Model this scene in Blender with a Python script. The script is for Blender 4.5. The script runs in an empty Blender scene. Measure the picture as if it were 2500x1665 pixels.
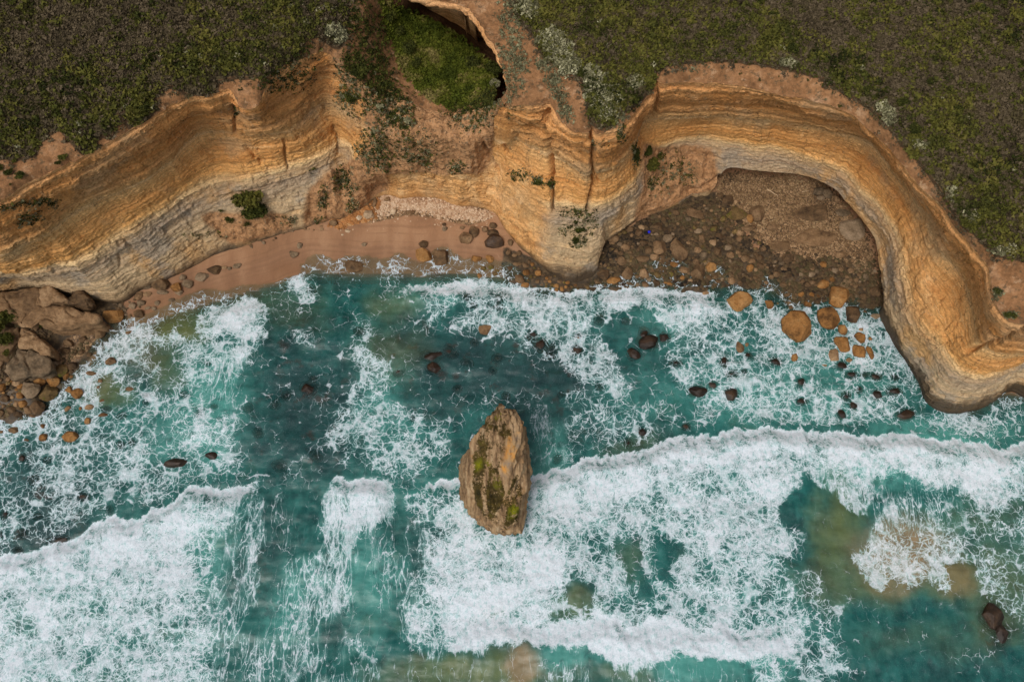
import bpy, math, random
import numpy as np

# ------------------------------------------------------------------ camera, light, exposure
SC = bpy.context.scene
F = 1963.0                      # focal length in pixels of the 2500 px wide photograph
TILT = math.radians(22.8)       # angle off straight down
H = 130.0                       # metres above the sea
CT, ST = math.cos(TILT), math.sin(TILT)
cam_d = bpy.data.cameras.new('camera'); cam = bpy.data.objects.new('camera', cam_d)
SC.collection.objects.link(cam); SC.camera = cam
cam.location = (0, 0, H); cam.rotation_euler = (TILT, 0, 0)
cam_d.sensor_width = 36; cam_d.lens = 36 * F / 2500; cam_d.clip_start = 1; cam_d.clip_end = 2000

SUN_DIR = np.array([-0.34, -0.50, 1.0]); SUN_DIR /= np.linalg.norm(SUN_DIR)
world = bpy.data.worlds.new('World'); SC.world = world; world.use_nodes = True
wn = world.node_tree; wn.nodes.clear()
sky = wn.nodes.new('ShaderNodeTexSky'); sky.sky_type = 'NISHITA'; sky.sun_disc = False
sky.sun_elevation = math.asin(SUN_DIR[2]); sky.sun_rotation = math.atan2(SUN_DIR[0], SUN_DIR[1])
sky.air_density = 1.0; sky.dust_density = 4.0; sky.ozone_density = 1.0
hs = wn.nodes.new('ShaderNodeHueSaturation'); hs.inputs['Saturation'].default_value = 0.38
bg = wn.nodes.new('ShaderNodeBackground'); bg.inputs[1].default_value = 0.11
wo = wn.nodes.new('ShaderNodeOutputWorld')
wn.links.new(sky.outputs[0], hs.inputs['Color']); wn.links.new(hs.outputs[0], bg.inputs[0]); wn.links.new(bg.outputs[0], wo.inputs[0])
sun_d = bpy.data.lights.new('sun', 'SUN'); sun_d.energy = 1.5; sun_d.angle = math.radians(18); sun_d.color = (1, 0.965, 0.92)
sun = bpy.data.objects.new('sun', sun_d); SC.collection.objects.link(sun)
from mathutils import Vector, Matrix
sun.rotation_euler = Vector(SUN_DIR).to_track_quat('Z', 'Y').to_euler()
SC.view_settings.view_transform = 'Standard'; SC.view_settings.look = 'None'
SC.view_settings.exposure = -0.02; SC.view_settings.gamma = 1; SC.view_settings.use_curve_mapping = False
SC.render.engine = 'CYCLES'
SC.cycles.max_bounces = 5; SC.cycles.diffuse_bounces = 3; SC.cycles.glossy_bounces = 2
SC.cycles.transparent_max_bounces = 8; SC.cycles.use_denoising = True; SC.cycles.denoiser = 'OPENIMAGEDENOISE'; SC.cycles.denoising_prefilter = 'ACCURATE'

# ------------------------------------------------------------------ survey: photo pixel + height -> place
def place(x, y, z):
    """world X, Y of the point seen at photo pixel x, y whose height is z"""
    x = np.asarray(x, float); y = np.asarray(y, float); z = np.asarray(z, float)
    xc = (x - 1250) / F; yc = (832.5 - y) / F
    dy = yc * CT + ST; dz = yc * ST - CT
    t = (z - H) / dz
    return xc * t, dy * t
def pix(X, Y, Z):
    h = np.asarray(Z, float) - H
    yc = Y * CT + h * ST; zc = Y * ST - h * CT
    return 1250 + F * X / zc, 832.5 - F * yc / zc
def px_size(x, y, z):
    """metres per photo pixel at that place"""
    yc = (832.5 - y) / F
    return (z - H) / (yc * ST - CT) / F

# ------------------------------------------------------------------ noise
_r = np.random.RandomState(7)
_perm = _r.permutation(512); _perm = np.concatenate([_perm, _perm, _perm])
_g = _r.normal(size=(512, 3)); _g /= np.linalg.norm(_g, axis=1)[:, None]
def perlin(x, y, z=0.0):
    x, y, z = np.broadcast_arrays(np.asarray(x, np.float64), y, z)
    xi = np.floor(x).astype(int); yi = np.floor(y).astype(int); zi = np.floor(z).astype(int)
    xf = x - xi; yf = y - yi; zf = z - zi
    xi &= 511; yi &= 511; zi &= 511
    f = lambda t: t * t * t * (t * (t * 6 - 15) + 10)
    u, v, w = f(xf), f(yf), f(zf)
    def gr(a, b, c):
        hsh = _perm[_perm[_perm[(xi + a) & 511] + ((yi + b) & 511)] + ((zi + c) & 511)]
        g = _g[hsh]
        return g[..., 0] * (xf - a) + g[..., 1] * (yf - b) + g[..., 2] * (zf - c)
    x00 = gr(0, 0, 0) * (1 - u) + gr(1, 0, 0) * u; x10 = gr(0, 1, 0) * (1 - u) + gr(1, 1, 0) * u
    x01 = gr(0, 0, 1) * (1 - u) + gr(1, 0, 1) * u; x11 = gr(0, 1, 1) * (1 - u) + gr(1, 1, 1) * u
    return ((x00 * (1 - v) + x10 * v) * (1 - w) + (x01 * (1 - v) + x11 * v) * w) * 1.5
def fbm(x, y, z=0.0, o=4, gain=0.5):
    s = 0; a = 1
    for i in range(o):
        s = s + a * perlin(np.asarray(x) * 2 ** i + 17.3 * i, np.asarray(y) * 2 ** i + 5.1 * i, np.asarray(z) * 2 ** i + 9.7 * i); a *= gain
    return s
def ridge(x, y, z=0.0, o=3):
    s = 0; a = 1
    for i in range(o):
        s = s + a * (1 - 2 * np.abs(perlin(np.asarray(x) * 2 ** i + 3.3 * i, np.asarray(y) * 2 ** i + 1.7 * i, np.asarray(z) * 2 ** i))); a *= .5
    return s
def sstep(a, b, x):
    t = np.clip((x - a) / (b - a), 0, 1); return t * t * (3 - 2 * t)

# ------------------------------------------------------------------ maps of what grows or floats where (surveyed at photo pixels, read at world places)
GX0, GY0, GC = -500, -400, 4.0
GW, GH = 875, 575
gxx, gyy = np.meshgrid(GX0 + GC * (np.arange(GW) + .5), GY0 + GC * (np.arange(GH) + .5))
def inside(poly, X, Y):
    p = np.asarray(poly, float); r = np.zeros(X.shape, bool); n = len(p); j = n - 1
    for i in range(n):
        xi, yi = p[i]; xj, yj = p[j]
        if yi != yj:
            c = ((yi > Y) != (yj > Y)) & (X < (xj - xi) * (Y - yi) / (yj - yi) + xi); r ^= c
        j = i
    return r
def blur(m, r):
    n = int(round(r / GC))
    if n < 1: return m
    for ax in (0, 1):
        for _ in range(3):
            k = max(1, n // 2); c = np.cumsum(np.pad(m, [(k + 1, k) if a == ax else (0, 0) for a in (0, 1)], mode='edge'), axis=ax)
            m = (np.take(c, range(2 * k + 1, c.shape[ax]), ax) - np.take(c, range(0, c.shape[ax] - 2 * k - 1), ax)) / (2 * k + 1)
    return m
def poly_mask(poly, r=12):
    return blur(inside(poly, gxx, gyy).astype(float), r)
def ell_mask(cx, cy, rx, ry, ang=0, soft=.35):
    c, s = math.cos(math.radians(ang)), math.sin(math.radians(ang))
    dx, dy = gxx - cx, gyy - cy
    d = np.hypot((dx * c + dy * s) / rx, (-dx * s + dy * c) / ry)
    return 1 - sstep(1 - soft, 1 + soft, d)
def paint(ch, m, v): ch *= (1 - m); ch += m * v
def sample(ch, x, y):
    fx = np.clip((x - GX0) / GC - .5, 0, GW - 1.001); fy = np.clip((y - GY0) / GC - .5, 0, GH - 1.001)
    ix = fx.astype(int); iy = fy.astype(int); u = fx - ix; v = fy - iy
    return (ch[iy, ix] * (1 - u) + ch[iy, ix + 1] * u) * (1 - v) + (ch[iy + 1, ix] * (1 - u) + ch[iy + 1, ix + 1] * u) * v

# ------------------------------------------------------------------ object helpers
COL = SC.collection
def mesh_np(name, V, Fq, mat=None, attrs=None, smooth=True):
    me = bpy.data.meshes.new(name)
    V = np.ascontiguousarray(V, np.float32); Fq = np.ascontiguousarray(Fq, np.int32)
    k = Fq.shape[1]
    me.vertices.add(len(V)); me.vertices.foreach_set('co', V.ravel())
    me.loops.add(Fq.size); me.loops.foreach_set('vertex_index', Fq.ravel())
    me.polygons.add(len(Fq)); me.polygons.foreach_set('loop_start', np.arange(0, Fq.size, k, dtype=np.int32))
    try: me.polygons.foreach_set('loop_total', np.full(len(Fq), k, np.int32))
    except Exception: pass
    me.polygons.foreach_set('use_smooth', np.full(len(Fq), smooth))
    for kx, a in (attrs or {}).items():
        at = me.attributes.new(kx, 'FLOAT', 'POINT'); at.data.foreach_set('value', np.ascontiguousarray(a, np.float32).ravel())
    me.update(calc_edges=True)
    if mat: me.materials.append(mat)
    return me
def obj(name, me, parent=None, loc=None):
    o = bpy.data.objects.new(name, me); COL.objects.link(o)
    if parent: o.parent = parent
    if loc is not None: o.location = loc
    return o
def tag(o, label=None, cat=None, group=None, kind=None):
    if label: o['label'] = label
    if cat: o['category'] = cat
    if group: o['group'] = group
    if kind: o['kind'] = kind
    return o
def grid_faces(nu, nv):
    i = np.arange(nu * nv).reshape(nu, nv)
    return np.stack([i[:-1, :-1], i[1:, :-1], i[1:, 1:], i[:-1, 1:]], -1).reshape(-1, 4)

# ------------------------------------------------------------------ node helpers
def srgb(r, g, b):
    f = lambda c: (c / 255) / 12.92 if c / 255 <= .04045 else ((c / 255 + .055) / 1.055) ** 2.4
    return (f(r), f(g), f(b), 1)
class NT:
    def __init__(s, name):
        s.m = bpy.data.materials.new(name); s.m.use_nodes = True; s.t = s.m.node_tree; s.t.nodes.clear()
        s.out = s.t.nodes.new('ShaderNodeOutputMaterial'); s._pos = None
    def put(s, sock, v):
        if v is None: return
        if isinstance(v, bpy.types.NodeSocket): s.t.links.new(v, sock)
        elif isinstance(v, (tuple, list)) and len(v) == 3 and sock.type == 'RGBA': sock.default_value = (*v, 1)
        else: sock.default_value = v
    def n(s, typ, ins=None, **props):
        nd = s.t.nodes.new('ShaderNode' + typ)
        for k, v in props.items(): setattr(nd, k, v)
        for k, v in (ins or {}).items(): s.put(nd.inputs[k], v)
        return nd
    @property
    def pos(s):
        if s._pos is None: s._pos = s.n('NewGeometry').outputs['Position']
        return s._pos
    def attr(s, name): return s.n('Attribute', attribute_name=name).outputs['Fac']
    def math(s, op, a, b=None, c=None, clamp=False):
        nd = s.n('Math', operation=op, use_clamp=clamp); s.put(nd.inputs[0], a); s.put(nd.inputs[1], b)
        if c is not None: s.put(nd.inputs[2], c)
        return nd.outputs[0]
    def add(s, a, b): return s.math('ADD', a, b)
    def mul(s, a, b): return s.math('MULTIPLY', a, b)
    def sub(s, a, b): return s.math('SUBTRACT', a, b)
    def step(s, a, b, x, lo=0.0, hi=1.0):
        nd = s.n('MapRange', interpolation_type='SMOOTHSTEP'); s.put(nd.inputs[0], x)
        for i, v in zip((1, 2, 3, 4), (a, b, lo, hi)): s.put(nd.inputs[i], v)
        return nd.outputs[0]
    def lin(s, a, b, x, lo=0.0, hi=1.0):
        nd = s.n('MapRange'); s.put(nd.inputs[0], x)
        for i, v in zip((1, 2, 3, 4), (a, b, lo, hi)): s.put(nd.inputs[i], v)
        return nd.outputs[0]
    def mix(s, f, a, b, mode='MIX'):
        nd = s.n('Mix', data_type='RGBA', blend_type=mode); s.put(nd.inputs[0], f); s.put(nd.inputs[6], a); s.put(nd.inputs[7], b)
        return nd.outputs[2]
    def mixf(s, f, a, b):
        nd = s.n('Mix', data_type='FLOAT'); s.put(nd.inputs[0], f); s.put(nd.inputs[2], a); s.put(nd.inputs[3], b); return nd.outputs[0]
    def vmul(s, v, sc):
        nd = s.n('VectorMath', operation='MULTIPLY'); s.put(nd.inputs[0], v); s.put(nd.inputs[1], sc); return nd.outputs[0]
    def vadd(s, v, w):
        nd = s.n('VectorMath', operation='ADD'); s.put(nd.inputs[0], v); s.put(nd.inputs[1], w); return nd.outputs[0]
    def noise(s, sc, det=4, rough=.5, vec=None, dist=0, color=False, dim='3D'):
        nd = s.n('TexNoise', {'Scale': sc, 'Detail': det, 'Roughness': rough, 'Distortion': dist}, noise_dimensions=dim)
        s.put(nd.inputs['Vector'], vec if vec is not None else s.pos); return nd.outputs['Color' if color else 'Fac']
    def voro(s, sc, vec=None, feature='F1', rnd=1, dim='3D', out='Distance', metric='EUCLIDEAN'):
        nd = s.n('TexVoronoi', feature=feature, voronoi_dimensions=dim); nd.distance = metric if feature in ('F1', 'F2', 'SMOOTH_F1') else nd.distance
        s.put(nd.inputs['Scale'], sc); s.put(nd.inputs['Randomness'], rnd)
        s.put(nd.inputs['Vector'], vec if vec is not None else s.pos); return nd.outputs[out]
    def ramp(s, f, stops, interp='LINEAR'):
        nd = s.n('ValToRGB'); nd.color_ramp.interpolation = interp; e = nd.color_ramp.elements
        while len(e) > 1: e.remove(e[-1])
        e[0].position, e[0].color = stops[0][0], stops[0][1]
        for p, c in stops[1:]:
            q = e.new(p); q.color = c
        s.put(nd.inputs[0], f); return nd.outputs[0]
    def bump(s, h, strength=.5, dist=.1, normal=None):
        nd = s.n('Bump', {'Height': h, 'Strength': strength, 'Distance': dist}); s.put(nd.inputs['Normal'], normal); return nd.outputs[0]
    def bsdf(s, col, rough=.85, normal=None, spec=.3, **k):
        nd = s.n('BsdfPrincipled', {'Base Color': col, 'Roughness': rough, 'Specular IOR Level': spec}); s.put(nd.inputs['Normal'], normal)
        for a, v in k.items(): s.put(nd.inputs[a], v)
        return nd.outputs[0]
    def end(s, sh): s.t.links.new(sh, s.out.inputs[0]); return s.m
# ================================================================== LAND
def cr(ss, P, s):
    """smooth curve through rows (s_i, P_i), monotone-ish cubic (centred slopes)"""
    ss = np.asarray(ss, float); P = np.asarray(P, float); s = np.clip(s, ss[0], ss[-1])
    m = np.zeros_like(P); d = (P[1:] - P[:-1]) / (ss[1:] - ss[:-1])[:, None]
    m[1:-1] = (d[:-1] * (ss[2:] - ss[1:-1])[:, None] + d[1:] * (ss[1:-1] - ss[:-2])[:, None]) / (ss[2:] - ss[:-2])[:, None]
    m[0] = d[0]; m[-1] = d[-1]; m *= .85
    i = np.clip(np.searchsorted(ss, s, 'right') - 1, 0, len(ss) - 2)
    h = (ss[i + 1] - ss[i]); t = ((s - ss[i]) / h)[:, None]; h = h[:, None]
    return (2*t**3 - 3*t**2 + 1) * P[i] + (t**3 - 2*t**2 + t) * h * m[i] + (-2*t**3 + 3*t**2) * P[i+1] + (t**3 - t**2) * h * m[i+1]
def row(pts, zdef):
    s = [p[0] for p in pts]; P = []
    for p in pts:
        z = p[3] if len(p) > 3 else zdef
        X, Y = place(p[1], p[2], z); P.append((X, Y, z))
    return s, P

BASE = [(0,-250,830,2),(1,-100,760,2),(2,0,718,3),(3,96,700,3),(3.6,190,722,2),(4.2,281,735,1.5),(5,335,706,1.5),(6,405,677,1.5),(6.6,462,652,1.2),(7.2,523,623,1),(8,600,601,1),(9,683,572,1),(9.7,759,553,1.2),(10.3,804,537,1.3),(11,840,528,1.5),(11.6,880,505,2),(12.2,935,470,3),(12.8,980,478,3),(13.3,1015,474,3),(14,1078,478,3),(14.6,1117,496,2.5),(15.2,1168,503,2),(15.8,1206,518,2),(16.5,1238,563,1.3),(17.2,1280,610,.8),(17.8,1328,655,.4),(18.3,1375,692,.2),(18.8,1423,690,.2),(19.2,1457,668,.3),(19.6,1461,610,.8),(20,1487,582,1),(20.5,1535,550,1.3),(21,1576,528,1.5),(21.6,1630,505,2.3),(22.2,1690,475,3),(22.8,1742,460,4),(23.2,1757,430,6),(23.6,1775,412,8),(24.3,1840,416,8),(25,1900,422,8),(25.6,1953,427,8),(26.1,1991,438,8),(26.7,2039,464,8),(27.2,2071,499,7.5),(27.7,2103,534,7),(28.2,2132,579,6),(28.8,2144,630,5),(29.4,2151,674,4),(30,2157,716,3),(30.6,2160,765,2),(31.2,2187,830,1.2),(31.8,2215,875,.6),(32.4,2247,935,.4),(33,2264,978,.3),(33.4,2290,1000,.2),(34,2342,1008,.2),(34.6,2406,991,.2),(35,2441,962,.2),(35.5,2475,957,.2),(36,2510,975,.2),(37,2640,1010,.2),(38,2800,1000,.2)]
M1 = [(0,-330,760),(1,-170,712),(2,-35,672),(3,55,665),(3.6,125,655),(4.2,200,632),(5,255,600),(6,335,553),(6.6,390,515),(7.2,450,474),(8,545,440),(9,635,423),(9.7,712,398),(10.3,788,367),(11,835,345),(11.6,880,400),(12.2,925,415),(12.8,975,402),(13.3,1018,397),(14,1090,402),(14.6,1135,410),(15.2,1170,402),(15.8,1197,402),(16.5,1228,420),(17.2,1275,465),(17.8,1340,516),(18.3,1385,515),(18.8,1430,508),(19.2,1462,498),(19.6,1490,485),(20,1520,467),(20.5,1545,446),(21,1560,415),(21.6,1580,380),(22.2,1615,357),(22.8,1662,340),(23.2,1702,338),(23.6,1745,343),(24.3,1820,354),(25,1900,368),(25.6,1962,386),(26.1,2005,400),(26.7,2057,424),(27.2,2095,460),(27.7,2128,500),(28.2,2155,535),(28.8,2180,582),(29.4,2196,630),(30,2207,680),(30.6,2226,735),(31.2,2252,785),(31.8,2285,825),(32.4,2318,862),(33,2342,895),(33.4,2365,907),(34,2410,915),(34.6,2465,895),(35,2500,870),(35.5,2535,862),(36,2580,870),(37,2730,900),(38,2890,890)]
M2 = [(0,-380,730),(1,-205,682),(2,-75,640),(3,5,626),(3.6,80,603),(4.2,130,577),(5,190,530),(6,270,482),(6.6,340,450),(7.2,415,403),(8,495,335),(9,600,333),(9.7,680,327),(10.3,735,297),(11,795,252),(11.6,865,300),(12.2,915,335),(12.8,972,332),(13.3,1020,330),(14,1090,335),(14.6,1135,340),(15.2,1172,338),(15.8,1203,337),(16.5,1245,345),(17.2,1290,365),(17.8,1345,395),(18.3,1385,410),(18.8,1440,420),(19.2,1475,412),(19.6,1500,400),(20,1525,380),(20.5,1543,360),(21,1553,330),(21.6,1568,303),(22.2,1610,290),(22.8,1660,285),(23.2,1705,285),(23.6,1750,288),(24.3,1820,292),(25,1900,300),(25.6,1970,308),(26.1,2023,322),(26.7,2085,342),(27.2,2135,368),(27.7,2170,410),(28.2,2200,452),(28.8,2225,500),(29.4,2252,545),(30,2277,592),(30.6,2307,632),(31.2,2340,680),(31.8,2365,722),(32.4,2380,790),(33,2395,845),(33.4,2425,862),(34,2470,865),(34.6,2525,855),(35,2570,830),(35.5,2610,822),(36,2660,830),(37,2800,850),(38,2950,850)]
RIM = [(0,-420,620),(1,-215,560),(2,-90,515),(3,0,491),(3.6,64,453),(4.2,120,430),(5,185,395),(6,277,341),(6.6,340,303),(7.2,400,270),(8,472,238),(8.5,523,230),(8.9,562,223),(9.05,572,245,34.5),(9.2,590,262,34),(9.5,628,256,34),(9.7,652,215,34.5),(10.0,674,174,35),(10.3,735,145,34),(11,800,130,32),(11.6,870,190,28),(12.2,920,225,25),(12.8,975,242,23),(13.3,1020,260,22),(14,1085,277,21.8),(14.6,1140,274,22.5),(15.2,1180,264,26),(15.8,1210,258,31),(16.2,1235,260,34),(16.8,1290,254,35),(17.15,1343,247,35),(17.4,1352,264,34.5),(17.8,1362,292,34.5),(18.3,1388,319),(18.8,1442,328),(19.2,1487,319),(20,1532,287),(20.5,1562,262),(21,1590,228),(21.6,1602,202),(22.2,1640,203),(22.8,1678,204),(23.6,1740,202),(24.3,1806,210),(25,1896,234),(25.6,1979,252),(26.1,2049,268),(26.7,2092,292),(27.2,2138,332),(27.7,2183,376),(28.2,2215,415),(28.8,2246,459),(29.4,2288,500),(30,2342,566),(30.6,2384,617),(31.2,2413,655),(31.8,2424,690),(32.4,2432,740),(33,2465,783),(33.4,2500,795),(34,2560,802),(34.6,2620,800),(35,2680,790),(36,2760,790),(37,2860,800),(38,3000,800)]
L_A = [(0,-440,560,36.5),(3,0,440,36.5),(5,165,360,36.5),(6.6,325,262,36.5),(8,465,200,36.5),(9,590,180,36.2),(9.7,648,160,36.2),(10.3,735,90,36),(11,815,60,35),(11.6,880,100,31),(12.2,930,140,27),(12.8,975,170,24),(13.3,1020,195,22.5),(14,1085,210,22),(14.6,1135,205,22),(15.2,1170,195,23),(15.8,1215,205,25)]
L_B = [(0,-440,250,38),(3,0,200,38),(6.6,300,100,38),(9,560,60,38),(10.3,720,10,37),(11,820,-10,36),(11.6,890,5,34),(12.2,930,30,30),(12.8,965,50,27),(13.3,1020,55,24),(14,1068,74,22.5),(14.6,1112,104,21.5),(15.2,1148,140,21),(15.8,1216,180,20)]
L_C = [(0,-600,-350,39),(3,-50,-350,39),(10.3,720,-350,39),(11,850,-250,37),(11.6,920,-120,34),(12.2,1000,-60,30),(12.8,1060,-40,27),(13.3,1110,-30,12),(14,1150,0,5),(14.6,1195,20,6),(15.2,1235,60,6),(15.8,1275,105,6)]
LIP = [(1224,252,32.5),(1236,205,34),(1222,159,35),(1206,120,35.5),(1186,86,36),(1167,48,36),(1136,19,36),(1078,3,36),(1015,-8,36.5),(940,-60,37),(900,-200,38)]
R_rows = [
 [(15.8,1236,205,34),(16.4,1275,205,35.5),(17.2,1322,210,36),(18.0,1375,255,36),(18.8,1440,285,36.5),(20,1510,265,36.5),(20.8,1560,215,36.5),(21.6,1590,165,36.8),(22.8,1680,150,37),(24.3,1810,143,37),(25.3,1943,172,37),(26.1,2049,220,37),(26.7,2112,252,37),(27.2,2160,305,37),(27.7,2208,355,37),(28.6,2269,411,37),(29.4,2323,500,37),(30.2,2368,559,37),(31,2425,605,37),(32.4,2500,632,37),(33,2540,650,37),(34,2620,680,37),(38,3050,740,37)],
 [(15.8,1206,120,35.5),(17.2,1310,140,36.5),(18.8,1430,210,37),(20,1500,200,37),(21.6,1580,130,37.2),(24.3,1820,110,37.5),(26.1,2085,190,37.5),(27.7,2240,320,37.5),(29.4,2350,470,37.5),(31,2450,580,37.5),(34,2700,640,37.5),(38,3150,700,37.5)],
 [(15.8,1167,48,36),(17.2,1290,70,37),(18.8,1420,130,37.5),(21.6,1570,80,37.5),(24.3,1830,60,38),(26.1,2110,130,38),(27.7,2280,250,38),(29.4,2400,400,38),(31,2520,510,38),(34,2800,580,38),(38,3250,650,38)],
 [(15.8,1078,3,36),(17.2,1260,0,37.5),(18.8,1400,30,38),(21.6,1560,10,38),(24.3,1840,0,38),(26.1,2140,40,38.5),(27.7,2330,120,38.5),(29.4,2480,250,38.5),(31,2630,380,38.5),(34,2950,480,38.5),(38,3400,550,38.5)],
 [(15.8,900,-200,38),(17.2,1150,-300,39),(18.8,1380,-320,39),(21.6,1560,-320,39),(24.3,1850,-320,39),(26.1,2200,-320,39),(27.7,2500,-300,39),(29.4,2750,-200,39),(31,2950,-100,39),(34,3300,200,39),(38,3700,400,39)]]

def ev(pts, zdef, s): return cr(*row(pts, zdef), s)
def arc_s(s0, s1, n, ptsets):
    """n station values evenly spaced along the shore"""
    s = np.linspace(s0, s1, 4000); L = 0
    for pts, z in ptsets:
        P = ev(pts, z, s); L = L + np.r_[0, np.cumsum(np.linalg.norm(np.diff(P, axis=0), axis=1))]
    return np.interp(np.linspace(0, L[-1], n), L, s)
def stack_rows(Ps, counts):
    out = []; n = len(Ps)
    for i in range(n - 1):
        a, b = Ps[i], Ps[i + 1]
        ta = (Ps[i + 1] - Ps[i - 1]) * .5 if i > 0 else (b - a); tb = (Ps[i + 2] - Ps[i]) * .5 if i < n - 2 else (b - a)
        L = np.linalg.norm(b - a, axis=1)[:, None]
        for v in (0, 1):
            t_ = ta if v == 0 else tb; l_ = np.linalg.norm(t_, axis=1)[:, None]; t2 = t_ * np.minimum(1, 1.0 * L / np.maximum(l_, 1e-6)) * .8
            if v == 0: ta = t2
            else: tb = t2
        m = counts[i]
        for k in range(m + (1 if i == n - 2 else 0)):
            t = k / m
            out.append((2*t**3-3*t**2+1)*a + (t**3-2*t**2+t)*ta + (-2*t**3+3*t**2)*b + (t**3-t**2)*tb)
    return np.stack(out, 1)          # (nu, nv, 3)
def normals(G):
    du = np.gradient(G, axis=0); dv = np.gradient(G, axis=1); n = np.cross(du, dv)
    return n / np.maximum(np.linalg.norm(n, axis=-1, keepdims=True), 1e-9)
def seg_dist(px, py, poly):
    d = np.full(px.shape, 1e9); p = np.asarray(poly, float)
    for (x0, y0), (x1, y1) in zip(p[:-1], p[1:]):
        vx, vy = x1 - x0, y1 - y0; t = np.clip(((px - x0) * vx + (py - y0) * vy) / (vx * vx + vy * vy + 1e-9), 0, 1)
        d = np.minimum(d, np.hypot(px - x0 - t * vx, py - y0 - t * vy))
    return d

# ---- maps for the land
veg_green = np.zeros_like(gxx); veg_heath = np.zeros_like(gxx); veg_silver = np.zeros_like(gxx); dirt = np.zeros_like(gxx); veg_lush = np.zeros_like(gxx)
left_top = [(-500,-400),(880,-400),(850,0),(838,60),(828,120),(800,100),(780,85),(745,95),(740,110),(700,150),(672,165),(625,190),(580,185),(523,192),(523,228),(462,232),(440,215),(415,212),(372,240),(380,268),(330,318),(312,300),(300,240),(285,290),(280,325),(262,330),(225,330),(235,365),(205,372),(175,340),(142,305),(95,335),(80,370),(30,382),(0,380),(-500,600)]
paint(veg_heath, poly_mask(left_top, 6), 1)
right_top = [(1240,-400),(3300,-400),(3300,800),(2500,628),(2440,620),(2406,596),(2368,559),(2336,521),(2310,480),(2262,406),(2205,351),(2176,316),(2151,287),(2112,252),(2049,216),(2004,186),(1943,168),(1870,152),(1800,143),(1760,138),(1700,145),(1640,155),(1595,170),(1590,215),(1560,240),(1520,270),(1490,300),(1455,305),(1440,280),(1436,215),(1410,175),(1370,160),(1330,140),(1312,90),(1280,50),(1262,20)]
paint(veg_heath, poly_mask(right_top, 6), 1)
for (cx, cy, rx, ry, v) in [(700,60,110,70,1),(640,130,150,50,.8),(500,170,110,50,.8),(280,290,110,60,.75),(190,340,60,50,.8),(360,270,50,40,.9),(60,350,80,40,.5),(420,170,80,40,.5),(740,0,80,40,.8)]:
    paint(veg_green, ell_mask(cx, cy, rx, ry, 0, .6), v)
for (cx, cy, rx, ry, a, v) in [(1400,80,140,120,0,.95),(1540,150,170,100,0,.9),(1500,240,80,60,0,.9),(1700,100,220,50,10,.7),(2000,160,200,40,35,.8),(2200,330,170,40,50,.8),(2350,480,150,45,52,.85),(2450,560,110,60,20,.9),(1600,60,200,60,0,.5),(2250,300,200,100,50,.35)]:
    paint(veg_green, ell_mask(cx, cy, rx, ry, a, .6), v)
veg_green *= .45
silver = [(1345,100,28,22),(1365,130,25,25),(1385,160,25,22),(1452,200,22,25),(1470,235,35,30),(1480,270,25,18),(1440,180,18,14),(1290,20,25,20),(1550,205,20,14),(830,90,12,14),(810,75,14,10),(1920,155,20,8),(2150,265,14,14),(2165,290,12,12),(2320,470,8,12),(2370,530,14,10),(2450,612,30,8),(2240,355,14,8)]
for (cx, cy, rx, ry) in silver: paint(veg_silver, ell_mask(cx, cy, rx, ry, 0, .5), .9)
hollow = [(935,25),(944,73),(965,105),(975,153),(985,180),(1015,205),(1035,236),(1078,256),(1126,257),(1161,239),(1183,210),(1218,200),(1206,172),(1176,152),(1150,132),(1112,98),(1060,66),(985,30),(930,0)]
paint(veg_lush, poly_mask(hollow, 6), 1)
dirtp = [[(830,-60),(950,-60),(985,180),(1078,262),(1160,245),(1230,190),(1240,-80),(1330,60),(1345,150),(1440,220),(1450,300),(1440,325),(1390,318),(1350,250),(1215,262),(1215,300),(1190,420),(1000,420),(905,430),(885,400),(890,250),(830,200),(800,120)],
 [(1560,340),(1615,360),(1660,350),(1742,360),(1755,440),(1742,470),(1640,510),(1576,530),(1540,545),(1560,450)],
 [(740,560),(750,470),(800,420),(880,380),(960,450),(930,480),(860,540)],
 [(2430,630),(2600,640),(2700,780),(2470,790),(2425,740),(2425,690)],
 [(480,520),(700,520),(720,560),(560,600)]]
for p in dirtp: paint(dirt, poly_mask(p, 16), 1)

# ---- the face of the cliff
NU = 1500
s_f = arc_s(0, 38, NU, [(BASE, 2), (M2, 21), (RIM, 35)])
Pb, P1, P2, P3 = ev(BASE, 2, s_f), ev(M1, 13, s_f), ev(M2, 21, s_f), ev(RIM, 35, s_f)
face = stack_rows([Pb, P1, P2, P3], [90, 70, 120])
ipx, ipy = pix(face[..., 0], face[..., 1], face[..., 2])       # what the survey photograph saw of each place
dirt_f = sample(dirt, ipx, ipy)
warm = np.zeros_like(gxx); paint(warm, poly_mask([(900,400),(1000,390),(1210,380),(1300,440),(1340,520),(1320,600),(1340,660),(1300,640),(1200,540),(900,500)], 24), 1); paint(warm, poly_mask([(2200,560),(2260,560),(2300,760),(2290,880),(2220,760)], 30), .7); warm_f = sample(warm, ipx, ipy)
_lr = np.random.RandomState(21); _zb = [-20.0]
while _zb[-1] < 60: _zb.append(_zb[-1] + _lr.choice([.28, .45, .7, 1.1, 1.7, 2.4], p=[.2, .25, .2, .17, .12, .06]))
_zb = np.array(_zb); _dep = _lr.uniform(-1, 1, len(_zb)) * np.clip(np.diff(_zb, append=61), .35, 1.3) ** .5
def hash01(a, b): return (np.sin(a * 127.1 + b * 311.7) * 43758.5453) % 1.0
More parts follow.
